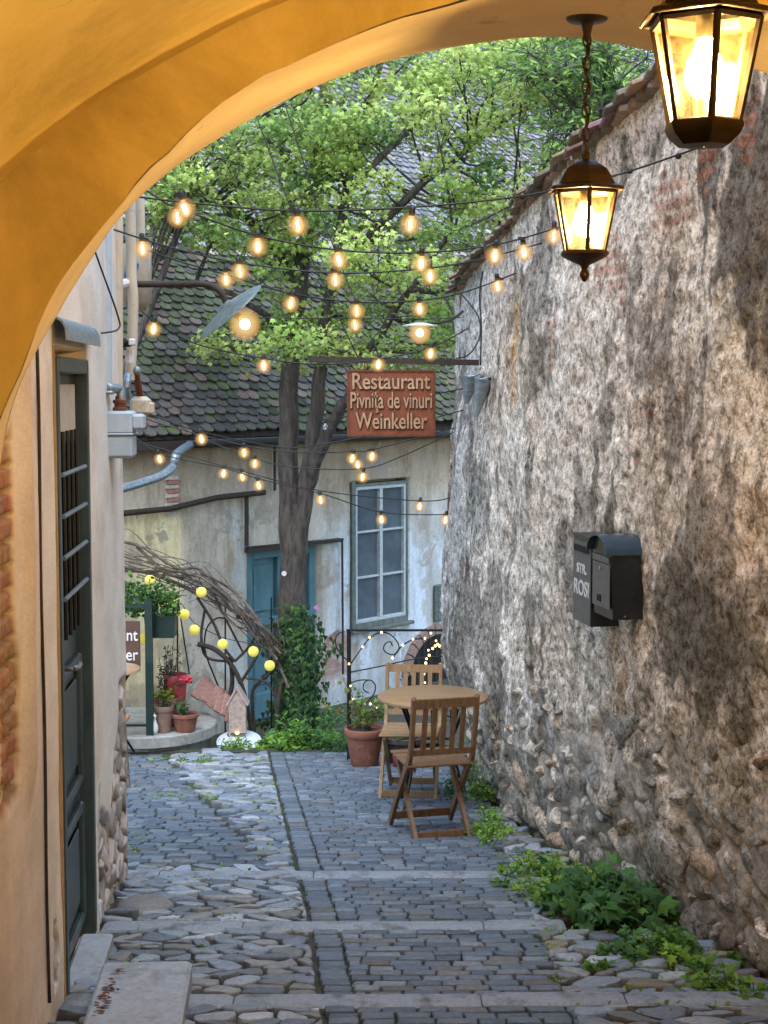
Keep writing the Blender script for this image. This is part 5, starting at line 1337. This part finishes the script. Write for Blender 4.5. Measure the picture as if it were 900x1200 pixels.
for sx in (-1, 1):
    mb = MB()
    mb.tube(smoothpts([Vector((sx*.20, .22*sx, .71)), Vector((sx*.15, .1*sx, .55)), Vector((sx*.12, 0, .40)), Vector((sx*.15, -.1*sx, .2)), Vector((sx*.2, -.22*sx, 0))], 5), .011, 7)
    mb.tube(smoothpts([Vector((sx*.20, -.22*sx, .71)), Vector((sx*.15, -.1*sx, .55)), Vector((sx*.12, 0, .40)), Vector((sx*.15, .1*sx, .2)), Vector((sx*.2, .22*sx, 0))], 5), .011, 7)
    mb.build('leg', M_iron, tt_)
mb = MB(); mb.tube([Vector((.17*math.cos(a), -.10, .22+.17*math.sin(a))) for a in [math.pi*i/16 for i in range(17)]], .009, 6)
mb.tube([Vector((.17*math.cos(a), .12, .22+.17*math.sin(a))) for a in [math.pi*i/16 for i in range(17)]], .009, 6)
mb.tube([(-.12, 0, .40), (.12, 0, .40)], .009, 6); mb.tube([(.0, 0, .40), (.0, 0, .72)], .013, 6); mb.build('iron_arch', M_iron, tt_)

# ================================================================== POTS
def pot(loc, r, h, mat, label, plant=None, rim=True, group=None, name='flower_pot'):
    t = thing(name, loc, label, 'flower pot', group)
    mb = MB(); mb.lathe([(.001, 0), (r*.68, 0), (r*.70, .006), (r*.93, h*.78), (r*1.0, h*.79), (r*1.04, h*.82), (r*1.04, h*.98), (r*1.01, h), (r*.93, h), (r*.90, h*.90), (.001, h*.90)], (0, 0, 0), 26); mb.build('pot', mat, t, True, 40)
    mb = MB(); mb.lathe([(r*.90, h*.905), (r*.5, h*.93), (.001, h*.925)], (0, 0, 0), 16); mb.build('soil', M_soil, t)
    if plant:
        lb = MB(); sb = MB()
        kind, n, ph, size, cols = plant
        for s in range(max(4, n//14)):
            tip = Vector((random.gauss(0, r*.6), random.gauss(0, r*.6), h+ph*random.uniform(.5, 1))); b = Vector((random.gauss(0, r*.25), random.gauss(0, r*.25), h*.9)); sb.tube([b, (b+tip)/2+Vector((0, 0, .02)), tip], [.004, .003, .0015], 4)
            for i in range(14):
                f = random.uniform(.25, 1); p = b.lerp(tip, f); d = Vector((random.gauss(0, 1), random.gauss(0, 1), .3)); add_leaf(lb, p, size*random.uniform(.7, 1.3), kind, rnrm(.9), jc(random.choice(cols), .3), aim=d)
        sb.build('stem', MATS['weed_stem'], t); lb.build('foliage', M_leaf, t, False)
    return t
pot((-.155, 12.0, gz(12.0)), .155, .30, M_terra, 'large terracotta pot with a bare twiggy plant at the railing post', ('maple', 14, .28, .045, [(.12, .2, .04), (.2, .18, .05)]))
g = P(474, 878, 12.1); pot((g.x, 12.15, gz(12.15)), .17, .22, simple('glazed_dark_pot', (.10, .085, .075), (.06, .05, .04), 20, .5), 'wide dark pot behind the table legs', ('long', 42, .08, .05, [(.06, .12, .03)]))
mb = MB(); c = P(466, 882, 11.9); c.z = gz(11.9); mb.lathe([(.001, .0), (.035, 0), (.042, .09), (.036, .12), (.001, .12)], c, 12); o = mb.build('candle_holder', M_pink); tag(o, 'small bright pink candle glass on the ground behind the table', 'candle')

# ================================================================== IRON RAILING (right)
RY = 12.35
rl = thing('iron_railing', (0.1, RY, gz(RY)), 'black wrought iron railing with scrolls and fairy lights at the end of the path', 'railing')
xL = P(409, 800, RY).x; xR = P(530, 800, RY).x; zT = P(409, 740, RY).z; zB = gz(RY)
mb = MB()
for x in (xL, xR): mb = MB(); mb.box((x, RY, (zT+zB)/2-.02), (.034, .034, zT-zB+.04)); part(mb, 'post', M_iron, rl, ang=30)
mb = MB(); mb.beam((xL-.02, RY, zT+.01), (xR+.03, RY, zT+.01), .05, .012); part(mb, 'top_rail', M_iron, rl, ang=30); mb = MB(); mb.beam((xL, RY, zB+.17), (xR, RY, zB+.17), .016, .016); part(mb, 'bottom_rail', M_iron, rl, ang=30); mb = MB(); mb.tube(smoothpts([(xL, RY, P(0, 788, RY).z), (xL+.25, RY, P(0, 781, RY).z), (xR-.3, RY, P(0, 772, RY).z), (xR, RY, P(0, 768, RY).z)], 5), .006, 6)
part(mb, 'middle_rail', M_iron, rl, ang=30)
def RR(px, py): return P(px, py, RY)
def spiral(cx, cy, r0, r1, a0, turns, n=28): return [RR(cx+(r0+(r1-r0)*i/n)*math.cos(a0+turns*6.283*i/n), cy+(r0+(r1-r0)*i/n)*math.sin(a0+turns*6.283*i/n)) for i in range(n+1)]
mb = MB()
curves = [
    smoothpts([RR(411, 778), RR(420, 765), RR(433, 748), RR(446, 741), RR(458, 744), RR(467, 755), RR(466, 764), RR(458, 767), RR(450, 762), RR(451, 755), RR(457, 752), RR(460, 757)], 5),
    smoothpts([RR(460, 772), RR(468, 760), RR(480, 751), RR(493, 748), RR(506, 751), RR(515, 762), RR(521, 768)], 5),
    smoothpts([RR(410, 776), RR(398, 765), RR(393, 752), RR(396, 743), RR(404, 740)], 5),
    smoothpts([RR(411, 830), RR(425, 826), RR(437, 815), RR(440, 804), RR(434, 797), RR(427, 800), RR(426, 808), RR(432, 812)], 5),
    smoothpts([RR(411, 800), RR(422, 797), RR(434, 797)], 4),
    smoothpts([RR(411, 838), RR(440, 836), RR(465, 820), RR(480, 800), RR(478, 786), RR(468, 784), RR(464, 792), RR(470, 797)], 5),
    smoothpts([RR(528, 762), RR(520, 760), RR(512, 768), RR(514, 776), RR(522, 776)], 5),
    smoothpts([RR(528, 840), RR(508, 835), RR(496, 820), RR(500, 805), RR(510, 803), RR(514, 812), RR(507, 817)], 5)]
for c in curves: mb.tube(c, .0055, 6)
part(mb, 'scrollwork', M_iron, rl)
lights = [(409, 778), (411, 804), (414, 819), (421, 823), (427, 825), (434, 825), (425, 758), (433, 747), (447, 741), (460, 771), (472, 756), (484, 749), (498, 748), (511, 751), (513, 755), (510, 757), (507, 760), (502, 762), (503, 768), (500, 772), (499, 777), (528, 768), (533, 792), (497, 790), (498, 800), (496, 811), (505, 742), (520, 745), (515, 757), (441, 829)]
fl = thing('fairy_lights', RR(470, 780), 'string of tiny warm fairy lights wound on the iron railing', 'fairy lights')
mb = MB(); 
for a, b in zip(lights[:-1], lights[1:]):
    if abs(a[0]-b[0])+abs(a[1]-b[1]) < 30: pa, pb = P(a[0], a[1], RY-.02), P(b[0], b[1], RY-.02); mb.tube([pa, (pa+pb)/2-Vector((0, 0, .008)), pb], .0015, 4)
part(mb, 'wire', M_cable, fl)
for a in lights: mb = MB(); mb.ball(P(a[0], a[1], RY-.022), random.uniform(.008, .012), 8, 6); part(mb, 'light', M_fairy, fl)
# small leafy twig in the railing
weed(None, 70, (.05, .03), .45, 'slender plant with a few leaves beside the railing post', W1+[(.2, .2, .04)], 'maple', .055, 6, 'plant', None, base=Vector((xL+.10, 12.15, gz(12.0)+.25)))

# ================================================================== LEFT TERRACE
plat = MB(); pc = Vector((-2.12, 13.5, 0)); zt = -1.40; pr_ = .63
outline = [(-4.5, pc.y-pr_), (pc.x, pc.y-pr_)]+[(pc.x+pr_*math.cos(a), pc.y+pr_*math.sin(a)) for a in [-math.pi/2+math.pi*i/20 for i in range(1, 21)]]+[(-4.5, pc.y+pr_)]
def ins(p, k):
    return p[0]-k*(1 if p[0] > pc.x else 0)*(p[0]-pc.x)/pr_, pc.y+(p[1]-pc.y)*(1-k/pr_)
n_ = len(outline); vs = []
for k, z in ((.06, -1.95), (.06, zt-.10), (0, zt-.098), (0, zt-.012), (.012, zt)): vs += [Vector((*ins(p, k), z)) for p in outline]
fs = [(r_*n_+i, r_*n_+(i+1) % n_, (r_+1)*n_+(i+1) % n_, (r_+1)*n_+i) for r_ in range(4) for i in range(n_)]+[tuple(range(4*n_, 5*n_))]
plat.add(vs, fs); o = plat.build('round_platform', M_conc, ang=40); tag(o, 'low concrete platform with a rounded end carrying flower pots', 'platform')
mb = MB(); mb.rbox(P(248, 888, 12.75)+Vector((0, 0, .02)), (.16, .14, .10), .01, Matrix.Rotation(.15, 3, 'Z')); o = mb.build('stone_block', M_kerb, ang=40); tag(o, 'small grey stone block at the paving edge by the platform', 'stone block')
LYr = 12.97
lr = thing('terrace_railing', Vector((-1.98, LYr, zt)), 'dark green metal railing post and rail on the round platform', 'railing')
xp = P(175, 780, LYr).x; zt2 = P(175, 702, LYr).z
for x_ in (xp, -2.9): mb = MB(); mb.box((x_, LYr, (zt+zt2)/2), (.062, .05, zt2-zt)); part(mb, 'post', M_green, lr, ang=30)
mb = MB(); mb.beam((-2.9, LYr, zt2-.06), (xp, LYr, zt2-.06), .04, .03); part(mb, 'top_rail', M_green, lr, ang=30); mb = MB(); mb.beam((-2.9, LYr+.02, zt+.08), (xp, LYr+.02, zt+.08), .02, .02); part(mb, 'bottom_rail', M_green, lr, ang=30); mb = MB()
mb.tube(smoothpts([P(146, 690, 13.1), P(158, 703, 13.05), P(170, 712, 13)], 4), .012, 6)
part(mb, 'brace', M_green, lr, ang=30)
bd = thing('name_board', P(153, 757, 12.92), 'brown board with white letters hung on the terrace railing', 'sign')
bx0, bx1 = P(100, 757, 12.9).x, P(164, 757, 12.9).x; bz0, bz1 = P(150, 785, 12.9).z, P(150, 728, 12.9).z
mb = MB(); mb.rbox(((bx0+bx1)/2, 12.92, (bz0+bz1)/2), (bx1-bx0, .015, bz1-bz0), .004); part(mb, 'board', M_board, bd, ang=30)
for txt, py in (('Restaurant', 745), ('Weinkeller', 768)):
    tm = text_mesh(txt, .145, .002, 'lettering', M_white, bd, Matrix.Identity(4), 1, .001, align='RIGHT')
    tm.data.transform(Matrix.Translation(Vector((bx1-.02, 12.909, P(150, py, 12.9).z))-bd.location) @ Matrix.Rotation(R(90), 4, 'X') @ Matrix.Diagonal((.82, 1, 1, 1)))
# planter box + greenery
pb = thing('planter_box', P(187, 745, 13.1), 'dark green planter box of leafy plants hooked beside the railing post', 'planter')
mb = MB(); c = P(189, 733, 13.15); mb.box(c, (.24, .18, .19), Matrix.Identity(3), 1.12); part(mb, 'box', M_green, pb, ang=30)
lb = MB()
for i in range(900):
    px = random.uniform(144, 208); py = random.gauss(700+(px-150)*.15, 12)
    if py > 724 or py < 668: continue
    add_leaf(lb, P(px, py, 13.15+random.uniform(-.12, .15)), random.uniform(.03, .06), 'oval', rnrm(.6), jc(random.choice([(.05, .13, .03), (.09, .2, .04), (.14, .26, .05), (.03, .08, .02)]), .3))
part(lb, 'foliage', M_leaf, pb, smooth=False)
# dark shrub behind pots
ol = thing('olive_bush', P(197, 800, 13.6), 'grey green potted bush behind the terracotta pots', 'bush'); lb = MB(); sb = MB(); b0 = Vector((P(197, 800, 13.6).x, 13.6, zt+.02))
for i in range(26):
    tip = P(random.uniform(182, 214), random.uniform(748, 800), 13.5+random.uniform(-.1, .1)); sb.tube([b0, (b0+tip)/2+Vector((random.gauss(0, .02), 0, 0)), tip], [.005, .004, .002], 4)
    for j in range(14): add_leaf(lb, b0.lerp(tip, random.uniform(.4, 1)), random.uniform(.03, .05), 'long', rnrm(.5), jc((.05, .075, .055), .35))
part(sb, 'stem', M_vine, ol); part(lb, 'foliage', M_leaf, ol, smooth=False)
pg = 'pots on the round platform'
def pz(px, Y): return Vector((P(px, 850, Y).x, Y, zt))
pot(pz(192, 13.08), .085, .235, simple('weathered_terracotta', (.27, .17, .13), (.2, .12, .09), 18, .85), 'tall weathered grey brown pot nearest the railing post', ('long', 40, .12, .05, [(.05, .08, .03)]), group=pg)
pot(pz(217, 13.12), .118, .16, M_terra, 'wide orange terracotta bowl pot with a red flower', ('oval', 80, .14, .045, [(.05, .11, .03), (.1, .16, .05)]), group=pg)
pot(pz(207, 13.55), .10, .42, M_pink, 'raised pink red glazed pot at the back of the platform', None, group=pg)
pot(pz(196, 13.32), .12, .26, simple('brick_red_pot', (.25, .05, .04), (.17, .03, .03), 14, .5), 'dark red pot between the other platform pots', ('oval', 28, .06, .05, [(.2, .25, .03)]), group=pg)
mb = MB(); c = P(219, 797, 13.05)
for i in range(16): a = i*.6; mb.ball(c+Vector((random.gauss(0, .022), random.gauss(0, .01), random.gauss(0, .013))), .014, 7, 5)
o = mb.build('red_flower', M_pollen); tag(o, 'cluster of red blossom above the orange bowl pot', 'flower')
gn_ = thing('goose_figurine', pz(181, 12.99), 'small white garden goose figurine by the railing foot', 'figurine')
mb = MB(); mb.lathe([(.001, 0), (.022, .005), (.034, .04), (.032, .075), (.018, .11), (.012, .135), (.018, .15), (.016, .168), (.001, .178)], (0, 0, 0), 14); mb.build('body', M_white, gn_)
mb = MB(); mb.tube([(0, -.015, .155), (.0, -.036, .15)], [.006, .002], 6); mb.build('beak', M_rust, gn_)
# round stool table on the platform, edge seen past the wall
st_ = thing('terrace_table', Vector((P(122, 780, 12.6).x, 12.6, gz(12.6))), 'round pale wooden table top on black folding legs peeking past the plaster corner', 'table')
z_ = P(150, 783, 12.6).z-gz(12.6)
mb = MB(); mb.lathe([(.001, z_), (.295, z_), (.30, z_-.006), (.30, z_-.022), (.001, z_-.022)], (0, 0, 0), 40); mb.build('tabletop', M_woodt, st_, True, 40)
for sy in (-.12, .12):
    mb = MB(); mb.tube([(-.22, sy, z_-.02), (.22, sy, .0)], .010, 6); mb.tube([(.22, sy, z_-.02), (-.22, sy, .0)], .010, 6); mb.build('leg', M_iron, st_)
bc_ = thing('bench_end', G(150, 926), 'end of a dark wooden folding seat just behind the plaster corner', 'chair')
mb = MB(); q = G(149, 924); mb.beam(q, q+Vector((-.03, .02, .46)), .03, .045); mb.beam(q+Vector((-.30, 0, 0)), q+Vector((-.02, .02, .47)), .025, .04)
part(mb, 'leg', M_vine, bc_, ang=30)
mb = MB(); mb.rbox(q+Vector((-.22, .05, .47)), (.42, .36, .025), .006); part(mb, 'seat', M_wood, bc_, ang=30)
# clay roof tiles and ceramic house, white table
tg = 'clay tiles leaning in a row'
for i in range(6):
    mb = MB(); q = P(236+i*7.5, 806+i*5.2, 13.75-.02*i)
    M = Matrix.Rotation(R(28), 3, 'Y') @ Matrix.Rotation(R(-20), 3, 'X')
    mb.rbox(Vector((0, 0, 0)), (.11, .018, .30), .008, None, (.42, .24, .2))
    o = mb.build('clay_tile', M_brick, ang=40); o.location = q; o.rotation_euler = (R(-25+random.uniform(-12, 12)), R(34+random.uniform(-10, 10)), R(10+random.uniform(-15, 15))); o.scale = (random.uniform(.7, 1), 1, random.uniform(.6, .85))
    tag(o, 'weathered pinkish clay roof tile leaning in the row left of the ceramic house', 'tile', tg)
ch_ = thing('ceramic_house', P(279, 858, 13.5), 'little clay house candle holder with a steep gable roof', 'ornament')
mb = MB(); bw = .075; q = P(279, 857, 13.5); zr = P(0, 822, 13.5).z; zk = P(0, 806, 13.5).z
mb.prism([(-bw, 0), (bw, 0), (bw, zr-q.z), (0, zk-q.z), (-bw, zr-q.z)], lambda p: q+Vector((p[0], -.07, p[1])), lambda p: q+Vector((p[0], .07, p[1])), (.46, .36, .31)); part(mb, 'walls', M_brick, ch_, smooth=False)
mb = MB()
for sx in (-1, 1): mb.beam(q+Vector((sx*(bw+.02), 0, zr-q.z-.02)), q+Vector((0, 0, zk-q.z+.012)), .17, .014, up=(0, 0, 1), col=(.5, .38, .36))
part(mb, 'roof', M_brick, ch_, smooth=False)
mb = MB(); mb.ball(q+Vector((0, -.09, .005)), .02, 10, 6, sz=.6); part(mb, 'candle_glow', M_fairy, ch_)
wt = thing('garden_table', P(282, 862, 13.4), 'small white rounded garden table top beyond the paving edge', 'table')
mb = MB(); q = P(280, 862, 13.4); mb.lathe([(.001, .0), (.19, 0), (.20, -.008), (.20, -.03), (.001, -.03)], q-Vector((0, .0, .04)), 30, Matrix.Rotation(R(16), 3, 'X')); part(mb, 'tabletop', M_linen, wt, ang=40)
mb = MB(); mb.tube([q-Vector((0, 0, .08)), Vector((q.x, q.y, -1.86))], .03, 10); part(mb, 'leg', M_iron, wt)
# vine + iron pergola arch
vn_t = thing('bare_vine', P(300, 880, 13.7), 'tangle of bare brown vine stems arching over the garden frame', 'vine')
mb = MB()
mainp = [(115, 650), (155, 660), (200, 672), (240, 690), (275, 716), (303, 742), (325, 770), (338, 805)]
for i in range(42):
    o1, o2 = random.gauss(0, 9), random.gauss(0, 11); s = random.randint(0, 4); e = random.choice([4, 5, 5, 6, 6, 7, 8]); e = max(e, s+3)
    pts = [P(px+random.gauss(0, 4), py+o1*1.5*(1-j/8)+o2*j/8*.8+random.gauss(0, 6.5), 13.7+random.uniform(-.18, .18)) for j, (px, py) in enumerate(mainp)][s:e]
    r_ = random.uniform(.002, .0065) if i > 8 else random.uniform(.012, .017)
    mb.tube(smoothpts(pts, 4), r_, 5)
for i in range(90):
    j = random.randint(0, 6); px, py = mainp[j]; px += random.uniform(0, 30); py += random.gauss(4, 7)+random.uniform(0, 10)
    a = random.uniform(0, 6.28); L = random.uniform(8, 30)
    p0 = P(px, py, 13.7+random.uniform(-.15, .15)); p1 = P(px+L*math.cos(a), py+L*math.sin(a)*.7, 13.7+random.uniform(-.2, .2)); mb.tube([p0, (p0+p1)/2+Vector((random.gauss(0, .02), 0, random.gauss(0, .02))), p1], [.0035, .003, .0015], 4)
m2 = MB()
for pts, r_ in (([(330, 800), (325, 830), (322, 885)], .02), ([(300, 885), (292, 840), (282, 800), (268, 775), (250, 760), (232, 755)], .022), ([(282, 800), (300, 770), (306, 745)], .014), ([(268, 775), (242, 770), (236, 745), (240, 715)], .012), ([(300, 885), (298, 850), (296, 810), (315, 790), (325, 775)], .014),
                ([(231, 700), (250, 730), (262, 758), (275, 775)], .013), ([(248, 690), (262, 720), (285, 765)], .010), ([(275, 775), (290, 760), (300, 745)], .012), ([(270, 770), (272, 800), (266, 825), (262, 830)], .02), ([(288, 795), (312, 800), (325, 822), (322, 850)], .010)):
    m2.tube(smoothpts([P(x, y_, 13.7+.05*math.sin(x)) for x, y_ in pts], 6), r_*1.05, 7)
part(mb, 'stem', M_vine, vn_t, ang=80); part(m2, 'trunk', simple('dark_vine_wood', (.075, .06, .05), (.02, .016, .014), 25, .9, bs=.8), vn_t, ang=80)
fr = thing('plant_trellis', P(264, 870, 13.75), 'thin black iron plant frame with a loop under the vine', 'trellis'); mb = MB()
for x in (264, 318, 208): mb.tube([P(x, 880, 13.8), P(x, 700, 13.8)], .008, 6)
mb.tube(smoothpts([P(264, 822, 13.8), P(250, 790, 13.8), P(240, 760, 13.8), P(243, 735, 13.8), P(256, 724, 13.8), P(270, 728, 13.8)], 6), .008, 6)
mb.tube([P(208, 700, 13.8), P(222, 790, 13.8)], .007, 6)
part(mb, 'frame', M_iron, fr)
yl = thing('ball_light_string', P(240, 730, 13.4), 'string of yellow ball lampions hung under the bare vine', 'string light')
yb = [(176, 680), (202.6, 703.6), (236, 694), (216, 720), (228, 738), (261, 755), (297, 763.5), (316, 780)]
mb = MB()
order = [(176, 672), (202, 696), (216, 712), (228, 730), (261, 747), (297, 756), (316, 772)]
mb.tube(smoothpts([P(a, b, 13.45) for a, b in order], 5), .0035, 4); mb.tube(smoothpts([P(202, 696, 13.45), P(220, 690, 13.45), P(236, 687, 13.45)], 4), .0035, 4); part(mb, 'cable', M_cable, yl)
for a, b in yb+[(195.5, 711), (167, 749)]:
    q = P(a, b, 13.45 if a != 167 else 13.3); mb = MB(); mb.lathe([(.001, -.048), (.02, -.044), (.037, -.03), (.046, -.012), (.047, .008), (.040, .028), (.024, .042), (.001, .047)], q, 18); bo = part(mb, 'ball_lamp', M_yel, yl)
    mb = MB(); mb.tube([q+Vector((0, 0, .045)), q+Vector((0, 0, .062))], .007, 6); part(mb, 'cap', M_socket, bo) if False else None
# ================================================================== LEFT CORNER HARDWARE
def pipe(name, pts, r, mat, label, cat='pipe', k=5, group=None):
    mb = MB(); mb.tube(smoothpts([P(*p) for p in pts], k) if len(pts) > 2 else [P(*p) for p in pts], r, 10); o = mb.build(name, mat, ang=60); return tag(o, label, cat, group)
pipe('gas_pipe', [(125, 240, 7.15), (126, 300, 7.15), (126, 400, 7.15), (126, 455, 7.15)], .020, M_grey, 'upright grey painted gas pipe on the cream wall')
pipe('gas_pipe', [(118, 250, 7.08), (118, 460, 7.08)], .008, M_rust, 'slim rusty pipe just left of the grey gas pipe')
pipe('downpipe', [(153, 225, 7.8), (154, 320, 7.8), (156, 350, 7.8), (155, 400, 7.8), (152, 445, 7.8)], .027, M_cream, 'cream painted bulging downpipe at the building corner')
pipe('downpipe', [(138, 225, 7.6), (138, 440, 7.6), (137, 560, 7.6)], .026, M_cream, 'straight cream corner pipe reaching down behind the gas meters')
pipe('downpipe', [(164, 225, 7.95), (165, 262, 7.95), (165, 296, 7.95)], .022, M_cream, 'short cream pipe stub high on the building corner')
# housing for balcony end and blue cushion-like light
mb = MB(); q = P(160, 322, 8.6); mb.rbox(q, (.15, .2, .40), .05); o = mb.build('beam_end', simple('old_plank', (.42, .34, .24), (.28, .22, .15), 20, .8), ang=50); tag(o, 'rounded pale beam end sticking out beyond the building corner', 'beam')
mb = MB(); q = P(154, 316, 8.0); mb.rbox(q, (.05, .10, .10), .012, Matrix.Rotation(.3, 3, 'Y')); o = mb.build('blue_lamp_box', simple('blue_plastic', (.06, .25, .5), None, 20, .4), ang=40); tag(o, 'small blue plastic box under the pipes at the corner', 'box')
# brackets, valve and fittings
vb = thing('valve_fitting', P(150, 405, 7.7), 'black valve on white pipe fittings at the corner', 'valve')
mb = MB(); mb.tube([P(133, 396, 7.7), P(136, 405, 7.7), P(153, 402, 7.65)], .018, 8); part(mb, 'valve', M_iron, vb)
mb = MB(); mb.rbox(P(155, 401, 7.65), (.03, .05, .035), .006); mb.tube([P(152, 410, 7.7), P(152, 425, 7.7)], .022, 8); mb.tube([P(138, 334, 7.7), P(150, 331, 7.8)], .022, 8); part(mb, 'collar', M_white, vb)
gm = 'gas regulators on the left building'
gr = thing('gas_regulator', P(141, 508, 7.2), 'large grey round gas regulator on the cream wall corner', 'gas regulator', gm)
c = P(141, 508, 7.2); s_ = 7.2/1800
mb = MB(); mb.rbox(c+Vector((-.005, 0, .052)), (36*s_, .15, 27*s_), .012); mb.rbox(c+Vector((-.005, 0, -.058)), (35*s_, .145, 28*s_), .014); part(mb, 'housing', M_grey, gr, ang=40)
mb = MB(); mb.rbox(c+Vector((-.005, 0, -.001)), (37.5*s_, .16, .010), .003); part(mb, 'flange', M_grey, gr, ang=40)
mb = MB(); mb.rbox(c+Vector((.088, -.01, .055)), (.055, .10, .075), .012); part(mb, 'side_cap', M_grey, gr, ang=40)
mb = MB(); mb.lathe([(.03, .105), (.034, .11), (.034, .12), (.026, .125), (.026, .14), (.033, .142), (.033, .155), (.022, .16), (.02, .175), (.001, .178)], c, 14); part(mb, 'coupling', M_rust, gr)
mb = MB(); mb.tube(smoothpts([P(126, 452, 7.15), P(131, 455, 7.15), P(140, 456, 7.2), P(142, 462, 7.2), P(142, 470, 7.2)], 4), .022, 10); mb.rbox(P(124, 460, 7.12), (.07, .05, .018), .004); part(mb, 'elbow', M_zinc, gr, ang=60)
g2 = thing('gas_regulator', P(165, 478, 7.9), 'small pale gas regulator tucked behind the larger one', 'gas regulator', gm)
c = P(165, 476, 7.9); mb = MB(); mb.rbox(c, (.10, .10, .10), .02); mb.rbox(c+Vector((.05, 0, -.01)), (.035, .07, .06), .008); part(mb, 'housing', M_cream, g2, ang=40)
mb = MB(); mb.tube(smoothpts([P(152, 425, 7.8), P(152, 434, 7.8), P(158, 436, 7.8), P(162, 452, 7.85), P(164, 465, 7.9)], 4), .018, 8); part(mb, 'elbow', M_rust, g2)
mb = MB(); mb.tube(smoothpts([P(150, 440, 7.75), P(148, 452, 7.7), P(150, 466, 7.8)], 4), .02, 8); mb.ball(P(160, 434, 7.8), .024, 10, 8); part(mb, 'coupling', M_zinc, g2)
pipe('hanging_wire', [(118, 460, 7.05), (115, 480, 7.05), (117, 500, 7.05), (124, 506, 7.1)], .004, M_iron, 'thin black wire drooping from the pipe bracket beside the big regulator', 'wire')
pipe('hanging_wire', [(135, 338, 7.7), (132, 370, 7.7), (134, 400, 7.7)], .005, M_white, 'thin white cable between the corner pipes and the black valve', 'wire')

# ================================================================== WORLD + SUN
wd = bpy.data.worlds.new('World'); scn.world = wd; wd.use_nodes = True; nt = wd.node_tree
sky = nt.nodes.new('ShaderNodeTexSky'); sky.sky_type = 'NISHITA'; sky.sun_disc = False
SE, SR = R(48), R(195)
sky.sun_elevation = SE; sky.sun_rotation = SR
bg = nt.nodes['Background']; nt.links.new(sky.outputs[0], bg.inputs[0]); bg.inputs[1].default_value = .50
sd = bpy.data.lights.new('sun', 'SUN'); sd.energy = 5.0; sd.angle = R(60); sd.color = (.80, .91, 1.0)
so = bpy.data.objects.new('sun', sd); COL.objects.link(so)
sv = Vector((.14, -.30, .93)).normalized()      # overcast brightness coming from above the alley
so.rotation_euler = sv.to_track_quat('Z', 'Y').to_euler()
scn.view_settings.view_transform = 'Standard'; scn.view_settings.look = 'None'; scn.view_settings.exposure = 0
scn.render.engine = 'CYCLES'
cy = scn.cycles; cy.max_bounces = 8; cy.diffuse_bounces = 4; cy.transparent_max_bounces = 16; cy.sample_clamp_indirect = 4; cy.use_denoising = True
cy.caustics_reflective = False; cy.caustics_refractive = False
